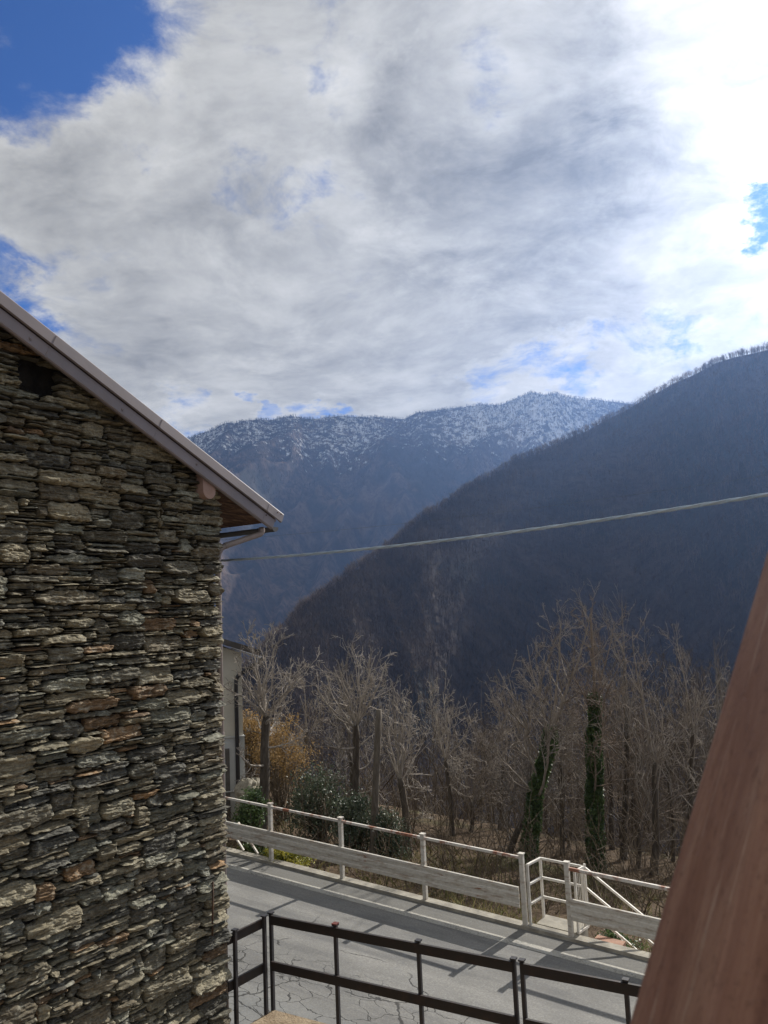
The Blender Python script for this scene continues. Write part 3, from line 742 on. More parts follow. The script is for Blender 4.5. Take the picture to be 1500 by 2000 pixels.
# ------------------------------------------------------------------ landing, its railings and the steps going down behind the guard fence
DEP = 0.54; tL, tR = 2.02, 2.74
mb = MB()
mb.hexa([st(0.225, tL, -0.30), st(0.225, tR, -0.30), st(DEP + 0.1, tR, -0.30), st(DEP + 0.1, tL, -0.30), st(0.225, tL, 0.03), st(0.225, tR, 0.03), st(DEP + 0.1, tR, 0.03), st(DEP + 0.1, tL, 0.03)])
mb.hexa([st(0.3, tL + .05, -1.6), st(0.3, tR - .05, -1.6), st(DEP, tR - .05, -1.6), st(DEP, tL + .05, -1.6), st(0.3, tL + .05, -0.298), st(0.3, tR - .05, -0.298), st(DEP, tR - .05, -0.298), st(DEP, tL + .05, -0.298)])
tag(mb.build('landing', M_CONC), 'small grey concrete landing in the gap of the white guard fence', 'landing')
lr = thing('landing_railing', 'three-rail white railing round the left and outer sides of the concrete landing', 'railing', tuple(st(0.5, tL, 0.03)))
lp = [st(0.06, tL - 0.03, 0.05), st(DEP, tL, 0.03), st(DEP, tR, 0.03)]
for P in lp: 
    mb = MB(); mb.bar(P - UPZ * 0.03, P + UPZ * 0.95, 0.042, 0.042, up=T2, ch=0.004); mb.build('post', M_WHITE2, lr)
for z in (0.94, 0.63, 0.32):
    for a, b in ((lp[0], lp[1]), (lp[1], lp[2])):
        mb = MB(); mb.bar(a + UPZ * z, b + UPZ * z, 0.038, 0.038, ch=0.004); mb.build('rail', M_WHITE2, lr)
gate = thing('bar_gate', 'white gate of close vertical bars at the right end of the landing', 'gate', tuple(st(0.2, tR, 0.03)))
ga, gb = st(0.13, tR + 0.03, 0.05), st(DEP + 0.06, tR + 0.03, 0.0)
mb = MB()
for z in (0.03, 0.96): mb.bar(ga + UPZ * z, gb + UPZ * z, 0.032, 0.036)
for P in (ga, gb): mb.bar(P + UPZ * 0.03, P + UPZ * 1.0, 0.034, 0.034, up=T2)
mb.build('gate_frame', M_WHITE2, gate)
for i in range(1, 7):
    P = ga + (gb - ga) * i / 7; mb = MB(); mb.tube([P + UPZ * 0.05, P + UPZ * 0.98], 0.0055, 6); mb.build('bar', M_WHITE2, gate)
# steps
SLP = 0.62
stair = thing('stairs', 'concrete steps going down from the landing behind the right guard fence', 'stairs', tuple(st(0.6, tR + 0.2, 0)))
for i in range(9):
    t0 = tR + 0.14 + i * 0.29; z1 = -0.15 - i * 0.18
    mb = MB(); mb.hexa([st(0.24, t0, z1 - 1.0), st(0.24, t0 + 0.285, z1 - 1.0), st(DEP - 0.02, t0 + 0.285, z1 - 1.0), st(DEP - 0.02, t0, z1 - 1.0), st(0.24, t0, z1), st(0.24, t0 + 0.285, z1), st(DEP - 0.02, t0 + 0.285, z1), st(DEP - 0.02, t0, z1)])
    mb.build('step', M_CONC, stair)
P1 = st(0.36, 2.98, 0.02)
sl = MB(); sl.hexa([st(0.24, 2.95, -0.14), st(0.24, 3.40, -0.14), st(0.50, 3.40, -0.14), st(0.50, 2.95, -0.14), st(0.24, 2.95, -0.03), st(0.24, 3.40, -0.03), st(0.50, 3.40, -0.03), st(0.50, 2.95, -0.03)])
tag(sl.build('tile_slab', M_SLAB), 'flat red brown slab lying at the head of the steps beside the bar gate', 'slab')
sr = thing('stair_railing', 'white railing of three sloping rails descending to the right beside the steps', 'railing', tuple(st(DEP, tR, 0)))
tE = tR + 2.9
for z in (0.92, 0.60, 0.28):
    mb = MB(); a = st(DEP + 0.08, tR, z + 0.03); b = a + T2 * (tE - tR) + UPZ * (G * (tE - tR) - SLP * (tE - tR)); mb.bar(a, b, 0.036, 0.036, ch=0.004); mb.build('rail', M_WHITE2, sr)
for tt in (1.3, 2.6):
    P = st(DEP + 0.08, tR + tt, -SLP * tt - 0.1); mb = MB(); mb.bar(P, P + UPZ * 1.08, 0.04, 0.04, up=T2); mb.build('post', M_WHITE2, sr)

# ------------------------------------------------------------------ neighbour's plastered house across the road
NY = 21.5
cz = at(474, 1275, NY)                                   # top right corner of its gable
NH = thing('plaster_house', 'cream plastered house with dark eave glimpsed past the corner of the stone house', 'house', (cz[0], cz[1], cz[2] - 5.5))
GB = cz[2] - 7.5; WDTH = 7.0
c0 = np.array([cz[0], cz[1], 0])
HA = R(-17.0); HB = np.array([math.sin(HA), math.cos(HA), 0]); HX = np.array([HB[1], -HB[0], 0])   # depth and gable axes of this house
zsplit = at(474, 1437, NY)[2]
def box_uv(mb, x0, x1, y0, y1, z0, z1):
    p = lambda x, y, z: c0 - HX * x + HB * y + UPZ * z
    mb.hexa([p(x1, y0, z0), p(x0, y0, z0), p(x0, y1, z0), p(x1, y1, z0), p(x1, y0, z1), p(x0, y0, z1), p(x0, y1, z1), p(x1, y1, z1)])
mb = MB(); box_uv(mb, 0.0, WDTH, 0.0, 7, GB, zsplit); mb.build('lower_wall', M_PLASTER2, NH)
NSL = 0.36
mb = MB(); p = lambda x, y, z: c0 - HX * x + HB * y + UPZ * z
ring = [(0.03, zsplit + 0.001), (0.03, cz[2]), (WDTH / 2, cz[2] + NSL * WDTH / 2), (WDTH - 0.03, cz[2]), (WDTH - 0.03, zsplit + 0.001)]
k = mb.addv([p(x, 0.03, z) for x, z in ring] + [p(x, 6.97, z) for x, z in ring])
mb.Fn.append([k + i for i in range(5)]); mb.Fn.append([k + 5 + i for i in range(5)][::-1])
for i in range(5): mb.F4.append([k + i, k + 5 + i, k + 5 + (i + 1) % 5, k + (i + 1) % 5])
mb.build('upper_wall', M_PLASTER, NH)
mb = MB()
for sgn in (1, -1):
    e = -0.42 if sgn == 1 else WDTH + 0.42
    zt_ = cz[2] + NSL * (-0.42) + 0.06
    q = [p(e, -0.45, zt_), p(WDTH / 2, -0.45, cz[2] + NSL * WDTH / 2 + 0.06), p(WDTH / 2, 7.4, cz[2] + NSL * WDTH / 2 + 0.06), p(e, 7.4, zt_)]
    mb.hexa(q + [x + UPZ * 0.16 for x in q])
mb.build('roof', M_DARKROOF, NH)
mb = MB(); mb.extrude(outer, p(-0.47, -0.42, cz[2] - 0.13), p(-0.47, 7.3, cz[2] - 0.13), HX, UPZ); gg = mb.build('gutter', M_DARKMETAL, NH)
mb = MB(); pth = arc_path([p(-0.45, -0.30, cz[2] - 0.17), p(-0.43, -0.25, cz[2] - 0.26), p(0.20, -0.07, cz[2] - 0.62), p(0.20, -0.07, GB + 0.2)], 0.15); mb.tube(pth, 0.055, 10); mb.build('downpipe', M_DARKMETAL, NH, True)
mb = MB(); zz = at(450, 1460, NY)[2]; mb.bar(p(0.46, -0.02, GB + .4), p(0.46, -0.02, zz), 0.11, 0.05, up=HB); mb.build('shutter_edge', simple('grey_wood_shutter', (0.09, 0.08, 0.075), (0.13, 0.12, 0.11), 5), NH)
for z in (zsplit, at(474, 1542, NY)[2]):
    mb = MB(); mb.bar(p(-0.01, -0.03, z), p(WDTH, -0.03, z), 0.04, 0.03); mb.build('wall_band', M_PLASTER2, NH)

# ------------------------------------------------------------------ cables
def helix_cable(name, A, B, sag, r, strands, twist, mat, n=240):
    A = np.asarray(A); B = np.asarray(B); t = np.linspace(0, 1, n)[:, None]
    c = A + (B - A) * t; c[:, 2] -= sag * 4 * (t[:, 0]) * (1 - t[:, 0])
    tg = unit(B - A); u = unit(np.cross(tg, UPZ)); v = np.cross(u, tg); Lc = np.linalg.norm(B - A)
    mb = MB()
    if strands == 1: mb.tube(c, r, 6)
    else:
        for k in range(strands):
            ph = 2 * math.pi * (k / strands + t[:, 0] * Lc / twist)
            mb.tube(c + r * 1.05 * (np.cos(ph)[:, None] * u + np.sin(ph)[:, None] * v), r, 6)
    return mb.build(name, mat, None, True)
cA = at(395, 1097, 10.4); cB = at(1700, 932, 6.2)
tag(helix_cable('twisted_cable', cA, cB, 0.10, 0.0085, 3, 0.62, M_CABLE, 420), 'thick twisted grey aerial cable crossing in front of the mountains', 'cable')
tag(helix_cable('overhead_wire', at(300, 1062, 52), at(1800, 880, 30), 0.55, 0.008, 1, 1, M_WIRE, 60), 'thin faint wire high above the valley, over the twisted cable', 'wire')

# ------------------------------------------------------------------ wooden beam close to the viewer
bl, bh = at(1218, 2000, 0.62), at(1486, 1090, 0.70)
bt = unit(bh - bl); bside = unit(np.cross(bt, np.array([0, 1.0, 0]))); bside = bside * np.sign(bside[0])
low = bl - bt * ((bl[2] - ZT + 0.02) / bt[2]); high = bh + bt * 1.6
W_ = 0.30; TH = 0.11; prof = []
for (cx, cy, a0) in ((0.012, 0.012, 180), (W_ - 0.012, 0.012, 270), (W_ - 0.012, TH - 0.012, 0), (0.012, TH - 0.012, 90)):
    for a in (0, 30, 60, 90): prof.append((cx + 0.012 * math.cos(R(a0 + a)), cy + 0.012 * math.sin(R(a0 + a))))
mb = MB(); mb.extrude(prof, low, high, bside, -unit(np.cross(bt, -bside)) * np.sign(unit(np.cross(bt, -bside))[1]))
bo = mb.build('wooden_beam', M_BEAM, None, False, org=low)
q_ = Vector(bt).to_track_quat('Z', 'Y')
# bake the beam's own axis so that its grain runs along it
Rm = q_.to_matrix(); inv = Rm.transposed()
co = np.empty(len(bo.data.vertices) * 3, np.float32); bo.data.vertices.foreach_get('co', co); co = (np.array(inv) @ co.reshape(-1, 3).T).T
bo.data.vertices.foreach_set('co', co.astype(np.float32).ravel()); bo.rotation_euler = Rm.to_euler(); bo.data.update()
tag(bo, 'red brown stained wooden beam slanting up close at the right edge', 'beam')

# ------------------------------------------------------------------ mountains
def m_mount(snow_lo, snow_hi, c1, c2, snow=True):
    def fn(n, bs, tc):
        geo_ = n.add('ShaderNodeNewGeometry'); P = geo_.outputs['Position']
        sep = n.add('ShaderNodeSeparateXYZ'); n.l.new(P, sep.inputs[0])
        f = n.noise(n.mapping(P, scale=(1, 1, 0.35)), 0.013, 8, 0.62, 0.3); g = n.noise(n.mapping(P, scale=(1, 1, 0.45)), 0.075, 5, 0.7); h = n.noise(P, 0.0028, 4)
        c = n.mix(n.smooth(f, 0.36, 0.64), c1, c2)
        c = n.mix(n.smooth(g, 0.40, 0.66, 0, 0.7), c, tuple(0.45 * x for x in c1))
        c = n.mix(n.smooth(h, 0.52, 0.64, 0, 0.75), c, (0.022, 0.026, 0.024))
        if snow:
            st_ = n.noise(n.mapping(P, scale=(1, 1, 0.10)), 0.034, 6, 0.66, 0.3); sp = n.noise(n.mapping(P, scale=(1, 1, 0.5)), 0.055, 6, 0.75)
            at_ = n.add('ShaderNodeAttribute', attribute_name='gully')
            lvl = n.smooth(sep.outputs[2], snow_lo, snow_hi, -0.26, 0.20)
            k = n.math('ADD', n.math('ADD', n.math('MULTIPLY', st_, 0.62), n.math('MULTIPLY', sp, 0.62)), lvl)
            k = n.math('ADD', k, n.math('MULTIPLY', at_.outputs['Fac'], 0.07))
            c = n.mix(n.smooth(k, 0.735, 0.85, 0, 0.80), c, (0.74, 0.78, 0.83))
        n.l.new(c, bs.inputs['Base Color'])
        bump(n, bs, g, 0.8, 6.0)
    return material('mountain_forest', fn, 0.95, 0.05)

def crest_mesh(pix, nu, nv, Lf, drop, sag, gully_amp, lam, shear, seed, back_len=700, back_drop=0.6, bumps=(), jag=0.0, foot=-268.0):
    """pix: (px, py, distance) of a skyline. Rows run from the crest down towards the valley and, behind it, down the far side."""
    P = []
    for (px, py, D) in pix: d = ray(px, py); h = math.hypot(d[0], d[1]); P.append(CAM + d * (D / h))
    P = np.array(P); seg = np.r_[0, np.cumsum(np.linalg.norm(np.diff(P[:, :2], axis=0), axis=1))]
    u = np.linspace(0, seg[-1], nu)
    X = np.stack([np.interp(u, seg, P[:, i]) for i in range(3)], 1)
    ker = np.ones(5) / 5
    pad = np.r_[X[0, 2], X[0, 2], X[:, 2], X[-1, 2], X[-1, 2]]; X[:, 2] = 0.6 * X[:, 2] + 0.4 * np.convolve(pad, ker, 'valid')
    X[:, 2] += jag * (fbm(u / 60, u * 0, seed + 40, 4))
    dirn = -X[:, :2] / np.linalg.norm(X[:, :2], axis=1)[:, None]
    w = np.r_[-np.linspace(1, 0.06, 10), np.linspace(0, 1, nv) ** 1.25]
    U, W = np.meshgrid(u, w, indexing='ij')
    fr = np.clip(W, 0, 1)
    length = np.where(W >= 0, fr * Lf, W * back_len)
    base = np.array([foot])
    tot = X[:, 2][:, None] - base
    z = X[:, 2][:, None] - np.where(W >= 0, tot * (fr * (1 - sag) + sag * fr ** 0.6), -W * back_len * back_drop)
    us = U + shear * fr * Lf
    rid = lambda x, y, s: 1 - 2.0 * np.abs(vnoise(x, y, s)) * 2
    gm = rid(us / lam + 0.5 * vnoise(U / 300, fr * 3, seed + 50), fr * 1.1 + 3, seed) + 0.6 * rid(us / lam * 2.3 + 0.4 * vnoise(U / 150, fr * 5, seed + 51), fr * 3 + 9, seed + 3) + 0.25 * rid(us / lam * 5.2, fr * 7, seed + 6) + 0.12 * rid(us / lam * 11, fr * 14, seed + 8)
    amp = gully_amp * ss(fr, 0.0, 0.35) * (1 - 0.7 * ss(fr, 0.75, 1))
    z = z + amp * (gm - 0.6)
    for (bu, bw, su, sw, a, sh) in bumps:                # rounded spurs, sitting on the slope
        z = z + a * np.exp(-((U - bu * seg[-1] - sh * (fr - bw) * Lf) / su) ** 2 - ((fr - bw) / sw) ** 2)
    XY = X[:, None, :2] + dirn[:, None, :] * length[..., None]
    V = np.concatenate([XY, z[..., None]], -1); V[:, -1, 2] = -275.0
    return V, -gm, fr

farpix = [(-900, 1050, 3300), (-500, 985, 3100), (-250, 960, 3000), (0, 930, 2900), (200, 905, 2850), (320, 872, 2800), (365, 856, 2800), (400, 843, 2800), (440, 827, 2800), (480, 822, 2820), (520, 820, 2850), (570, 814, 2880), (605, 818, 2900), (660, 814, 2900), (700, 813, 2900), (750, 816, 2900), (790, 818, 2880), (815, 807, 2850),
          (860, 800, 2850), (920, 792, 2850), (980, 789, 2850), (1010, 776, 2850), (1040, 768, 2850), (1085, 769, 2850), (1120, 776, 2900), (1170, 782, 2950), (1215, 787, 3000), (1300, 800, 3050), (1500, 850, 3100), (1900, 900, 3200)]
farpix = [(x, y, D * 1.33) for x, y, D in farpix]
VF, gF, frF = crest_mesh(farpix, 680, 190, 1400, 1, 0.04, 125, 640, 0.34, 21, bumps=[], jag=8, foot=-150.0)
Mf = m_mount(250, 840, (0.034, 0.030, 0.029), (0.125, 0.090, 0.070))
me = raw_mesh('mountain', VF.reshape(-1, 3), grid_faces(VF.shape[0], VF.shape[1]), True)
at_ = me.attributes.new('gully', 'FLOAT', 'POINT'); at_.data.foreach_set('value', gF.astype(np.float32).ravel())
tag(link_mesh('mountain', me, Mf), kind='structure')

nearpix = [(300, 1480, 620), (430, 1370, 690), (520, 1268, 760), (575, 1212, 820), (600, 1186, 860), (640, 1160, 920), (690, 1120, 1000), (760, 1068, 1100), (830, 1011, 1200), (860, 993, 1250), (900, 962, 1320), (937, 945, 1380), (1014, 897, 1480), (1082, 870, 1540), (1159, 837, 1590), (1214, 808, 1620), (1244, 787, 1620),
           (1287, 766, 1600), (1346, 734, 1560), (1415, 704, 1500), (1500, 685, 1450), (1600, 662, 1420), (1750, 640, 1380), (1950, 600, 1350), (2300, 560, 1300), (2900, 560, 1300)]
VN, gN, frN = crest_mesh(nearpix, 520, 150, 1000, 1, 0.04, 15, 230, -0.35, 77, back_len=600, back_drop=0.62, jag=5)
# the front foot is kept off the near bank
Mn = m_mount(9e5, 9e6, (0.038, 0.031, 0.027), (0.062, 0.048, 0.040), snow=False)
tag(link_mesh('hill', raw_mesh('hill', VN.reshape(-1, 3), grid_faces(VN.shape[0], VN.shape[1]), True), Mn), kind='structure')

# --- far woods on the slopes: bare crowns made of thin twig blades, one mass
def far_woods(name, V, fr, N, hmin, hmax, mat, seed, wlim, nb, crest_bias=0.0, wd=0.30):
    rng = np.random.default_rng(seed)
    nu, nv = fr.shape; wv = fr[0]
    ok = np.where((wv >= 0) & (wv < wlim))[0]; j0 = ok[0]
    iu = rng.uniform(0, nu - 1.01, N); q = rng.random(N)
    q = np.where(rng.random(N) < crest_bias, q ** 5, q)
    jj = j0 - 0.6 + q * (ok[-1] - j0 + 0.5)
    jj = np.clip(jj, 0, nv - 1.01)
    a, b = iu.astype(int), jj.astype(int); fa, fb = (iu - a)[:, None], (jj - b)[:, None]
    P = V[a, b] * (1 - fa) * (1 - fb) + V[a + 1, b] * fa * (1 - fb) + V[a, b + 1] * (1 - fa) * fb + V[a + 1, b + 1] * fa * fb
    H = rng.uniform(hmin, hmax, N)
    verts, faces = [], []
    ang = rng.uniform(0, 2 * math.pi, (N, nb)); k = 0
    # trunk blade + nb branch blades, each one triangle with its base on the stem
    for i in range(nb + 1):
        if i == 0:
            base = P - [0, 0, 1.0]; tip = P + np.stack([rng.normal(0, .5, N), rng.normal(0, .5, N), H * 0.8], 1); wdt = 0.5 * np.ones(N) * wd / 0.30
            th = rng.uniform(0, math.pi, N)
        else:
            f0 = rng.uniform(0.25, 0.7, N); r = rng.uniform(0.18, 0.42, N) * H * np.where(f0 < 0.5, 1.0, 0.75)
            base = P + np.stack([0 * H, 0 * H, H * f0], 1)
            tip = P + np.stack([np.cos(ang[:, i - 1]) * r, np.sin(ang[:, i - 1]) * r, np.minimum(H * (f0 + rng.uniform(0.15, 0.45, N)), H)], 1)
            wdt = np.full(N, wd); th = ang[:, i - 1] + math.pi / 2 * 0 + rng.uniform(0, math.pi, N)
        s = np.stack([np.cos(th), np.sin(th), 0 * th], 1) * wdt[:, None]
        v = np.stack([base - s, base + s, tip + s * 0.35, tip - s * 0.35], 1).reshape(-1, 3)
        verts.append(v); faces.append(np.arange(len(v)).reshape(-1, 4) + k); k += len(v)
    o = link_mesh(name, raw_mesh(name, np.vstack(verts), np.vstack(faces)), mat)
    return tag(o, kind='stuff')
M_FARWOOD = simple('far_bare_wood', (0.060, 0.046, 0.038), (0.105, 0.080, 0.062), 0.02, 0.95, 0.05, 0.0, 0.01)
M_SUNLITCREST = simple('painted_sunlit_crest_wood', (0.15, 0.115, 0.088), (0.24, 0.185, 0.14), 0.02, 0.95, 0.05, 0.0, 0.01)  # paler copy of the far wood: sunlight on the crest rim painted in
M_FARCONIF = simple('far_dark_wood', (0.035, 0.034, 0.034), (0.055, 0.048, 0.043), 0.02, 0.95, 0.05, 0.0, 0.01)
o = far_woods('forest', VN, frN, 38000, 8, 16, M_FARWOOD, 3, 0.75, 9, 0.32, 0.22)
o['label'] = 'bare brown winter wood covering the near hillside'; o['category'] = 'forest'
o = far_woods('forest', VN, frN, 4200, 10, 18, M_SUNLITCREST, 6, 0.014, 16, 0.0, 0.20)
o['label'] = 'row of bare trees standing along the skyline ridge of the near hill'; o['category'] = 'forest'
o = far_woods('forest', VF, frF, 70000, 9, 17, M_FARCONIF, 4, 0.45, 5, 0.30, 0.50)
o['label'] = 'dark scattered wood on the snowy upper slopes of the far mountain'; o['category'] = 'forest'

# ------------------------------------------------------------------ trees
def grow(rng, p, d, L, r, lvl, prm, out):
    n = (10, 8, 6, 4)[lvl]; p = np.array(p, float); d = unit(d); step = L / (n - 1)
    pts = [p.copy()]; dirs = [d.copy()]
    wob = prm['wob'] * (0.8, 1.0, 1.3, 1.3)[lvl]; up = prm['up'][lvl]
    for i in range(n - 1):
        d = d + rng.normal(0, wob, 3); d[2] += up; d = unit(d)
        p = p + d * step; pts.append(p.copy()); dirs.append(d.copy())
    r1 = max(prm['tip'], r * (0.30 if lvl < 3 else 0.5))
    out[lvl].append((np.array(pts), np.linspace(r, r1, n)))
    if lvl >= prm['depth']: return
    nc = prm['kids'][lvl]; nc = int(nc * rng.uniform(0.8, 1.25) + 0.5)
    for k in range(nc):
        f = rng.uniform(0.15 if lvl else 0.12, 1.0); i = f * (n - 1); a = min(int(i), n - 2)
        q = pts[a] + (pts[a + 1] - pts[a]) * (i - a); dd = dirs[a]
        perp = unit(np.cross(dd, rng.normal(0, 1, 3))); an = R(rng.uniform(*prm['ang']))
        nd = dd * math.cos(an) + perp * math.sin(an)
        rr = (r + (r1 - r) * f) * rng.uniform(0.45, 0.7)
        grow(rng, q, nd, L * rng.uniform(*prm['len'][lvl]) * (1.1 - 0.5 * f), max(rr, prm['tip']), lvl + 1, prm, out)
def tubes(groups, sides):
    """groups: list of (pts, radii); returns V, F for all tubes, batched by length"""
    by = {}
    for p, r in groups: by.setdefault(len(p), []).append((p, r))
    VV, FF, k = [], [], 0
    for n, lst in by.items():
        P = np.stack([x[0] for x in lst]); Rr = np.stack([x[1] for x in lst]); m = len(lst)
        T = np.gradient(P, axis=1); T /= np.linalg.norm(T, axis=2)[..., None] + 1e-9
        ref = np.where(np.abs(T[:, :1, 2:3]) < 0.8, np.array([0, 0, 1.0]), np.array([1.0, 0.1, 0])); ref = np.broadcast_to(ref, T.shape)
        U = np.cross(T, ref); U /= np.linalg.norm(U, axis=2)[..., None] + 1e-9; W = np.cross(T, U)
        a = np.arange(sides) * 2 * math.pi / sides
        V = P[:, :, None] + Rr[:, :, None, None] * (np.cos(a)[None, None, :, None] * U[:, :, None] + np.sin(a)[None, None, :, None] * W[:, :, None])
        b = (np.arange(m) * n * sides)[:, None, None]; i = np.arange(n - 1)[None, :, None] * sides; j = np.arange(sides)[None, None, :]; j2 = (j + 1) % sides
        F = np.stack([b + i + j, b + i + j2, b + i + sides + j2, b + i + sides + j], -1).reshape(-1, 4)
        VV.append(V.reshape(-1, 3)); FF.append(F + k); k += m * n * sides
    return np.vstack(VV), np.vstack(FF)
POLL = dict(wob=0.105, up=(0.085, 0.045, 0.03, 0.02), kids=(7, 4, 2), len=((0.30, 0.62), (0.30, 0.65), (0.35, 0.7)), ang=(25, 58), depth=3, tip=0.0058)
WILD = dict(wob=0.095, up=(0.045, 0.035, 0.03, 0.02), kids=(8, 4, 2), len=((0.30, 0.62), (0.30, 0.62), (0.35, 0.7)), ang=(24, 56), depth=3, tip=0.0054)
def tree_meshes(seed, trunk, H, W, rt, style, nlimb=9, low=4):
    """trunk: local points from the base to the head; H total height; W crown half-width"""
    rng = np.random.default_rng(seed); trunk = np.array(trunk, float); out = {0: [], 1: [], 2: [], 3: []}
    prm = dict(POLL if style == 'poll' else WILD); vz = np.random.default_rng(seed + 7)
    prm['wob'] *= vz.uniform(0.75, 1.7); k_ = vz.uniform(0.3, 1.35); prm['up'] = tuple(u * k_ for u in prm['up']); sh_ = vz.uniform(-6, 10); prm['ang'] = (prm['ang'][0] + sh_, prm['ang'][1] + sh_); prm['kids'] = tuple(max(2, k + int(vz.integers(-1, 2))) if i < 2 else k for i, k in enumerate(prm['kids']))
    ht = trunk[-1][2]; n = 14; s = np.linspace(0, 1, n); sg = np.linspace(0, 1, len(trunk))
    tp = np.stack([np.interp(s, sg, trunk[:, i]) for i in range(3)], 1)
    for ax in (0, 1): tp[1:-1, ax] = np.convolve(tp[:, ax], [.25, .5, .25], 'valid')
    tp[:, 0] += 0.04 * np.sin(s * 7 + seed) * s; tp[:, 1] += 0.04 * np.cos(s * 6 + seed) * s
    tr = rt * (1.0 - 0.38 * s) + rt * 0.45 * np.exp(-s * 14)
    if style == 'poll': tr[-3:] *= (1.06, 1.22, 0.95)
    head = tp[-1]; Lc = H - ht
    if style == 'poll':
        for k in range(nlimb):
            az = 2 * math.pi * (k + rng.uniform(-.3, .3)) / nlimb; el = R(rng.uniform(28, 82))
            d = (math.cos(az) * math.cos(el), math.sin(az) * math.cos(el), math.sin(el))
            grow(rng, head - UPZ * rng.uniform(0, 0.12), d, Lc * rng.uniform(0.75, 1.12), rt * rng.uniform(0.16, 0.28), 0, prm, out)
        for k in range(low):
            az = rng.uniform(0, 2 * math.pi); f = rng.uniform(0.55, 0.98); q = tp[int(f * (n - 1))]
            grow(rng, q, (math.cos(az), math.sin(az), rng.uniform(-0.15, 0.1)), W * rng.uniform(0.8, 1.4), rt * rng.uniform(0.16, 0.24), 0, dict(prm, up=(0.09, 0.09, 0.05, 0.03)), out)
    else:
        lead = []
        grow(rng, head, (0.15 * rng.normal(), 0.15 * rng.normal(), 1), Lc, rt * 0.32, 0, dict(prm, up=(0.10, 0.06, 0.05, 0.03), wob=0.07), out)
        for k in range(nlimb):
            f = 1 - (k / nlimb) * 0.55 if k else 1.0
            q = tp[int(f * (n - 1))]; az = 2.4 * k + rng.uniform(-.5, .5); el = R(rng.uniform(32, 74))
            d = (math.cos(az) * math.cos(el), math.sin(az) * math.cos(el), math.sin(el))
            grow(rng, q, d, Lc * rng.uniform(0.55, 1.0), rt * rng.uniform(0.13, 0.24), 0, prm, out)
        for k in range(low):
            az = rng.uniform(0, 2 * math.pi); f = rng.uniform(0.3, 0.8); q = tp[int(f * (n - 1))]
            grow(rng, q, (math.cos(az), math.sin(az), rng.uniform(0.1, 0.5)), W * rng.uniform(0.5, 1.0), rt * rng.uniform(0.10, 0.18), 1, prm, out)
    # fit the crown to its height and spread
    allp = np.vstack([p for l in out.values() for p, _ in l])
    topz = np.percentile(allp[:, 2], 99.7); sz = (H - ht) / max(0.3, topz - ht)
    wx = np.percentile(np.linalg.norm(allp[:, :2] - head[:2], axis=1), 92); sx = W / wx
    sx = min(max(sx, 0.5), 1.6)
    def fit(p):
        p = p.copy(); k = ss(p[:, 2], ht * 0.9, ht + 0.1); up_ = p[:, 2] > ht
        p[:, 2] = np.where(up_, ht + (p[:, 2] - ht) * sz, p[:, 2])
        b0 = p[0].copy(); s_ = 1 + (sx - 1)
        p[:, :2] = head[:2] + (p[:, :2] - head[:2]) * (1 + (s_ - 1) * k[:, None]); return p
    fitted = {l: [(fit(p), r) for p, r in v] for l, v in out.items()}
    Vt, Ft = tubes([(tp, tr)], 10)
    kcap = len(Vt); Vt = np.vstack([Vt, tp[-1] + [0, 0, tr[-1] * 0.5]])
    cap = np.array([[len(Vt) - 1 - 10 + j, len(Vt) - 1 - 10 + (j + 1) % 10, kcap] for j in range(10)])
    V1, F1 = tubes(fitted[0], 6); V2, F2 = tubes(fitted[1] + fitted[2] + fitted[3], 3)
    mt = raw_mesh('trunk', Vt, [Ft, cap], True)
    mc = raw_mesh('crown', np.vstack([V1, V2]), [F1, F2 + len(V1)], True)
    return mt, mc, tp, tr

def leaf_cloud(rng, P, size, flat=0.5, asp=0.6):
    """small bent leaf quads at points P"""
    N = len(P); nrm = rng.normal(0, 1, (N, 3)); nrm[:, 2] += flat; nrm /= np.linalg.norm(nrm, axis=1)[:, None]
    a = np.cross(nrm, rng.normal(0, 1, (N, 3))); a /= np.linalg.norm(a, axis=1)[:, None]; b = np.cross(nrm, a)
    s = size * rng.uniform(0.6, 1.3, N)[:, None]
    V = np.stack([P - a * s, P + b * s * asp - nrm * s * .1, P + a * s, P - b * s * asp - nrm * s * .1], 1).reshape(-1, 3)
    return V, np.arange(4 * N).reshape(-1, 4)

def px_ground(px, D):
    """ground point under a photo column at ground distance D"""
    lo, P = None, None
    d = ray(px, 1500); h = math.hypot(d[0], d[1]); xy = d[:2] / h * D
    s, t = (xy - P0[:2]) @ S2[:2], (xy - P0[:2]) @ T2[:2]
    # the column leans in the picture, so settle the foot twice
    for _ in range(3):
        z = float(ground_z(s, t)); w = np.array([xy[0], xy[1], z]) - CAM
        py = 1000 - FPX * (w @ CU) / (w @ _f); d = ray(px, py); h = math.hypot(d[0], d[1]); xy = d[:2] / h * D
        s, t = (xy - P0[:2]) @ S2[:2], (xy - P0[:2]) @ T2[:2]
    return np.array([xy[0], xy[1], float(ground_z(s, t))])
def px_at_dist(px, py, D):
    d = ray(px, py); return CAM + d * (D / math.hypot(d[0], d[1]))

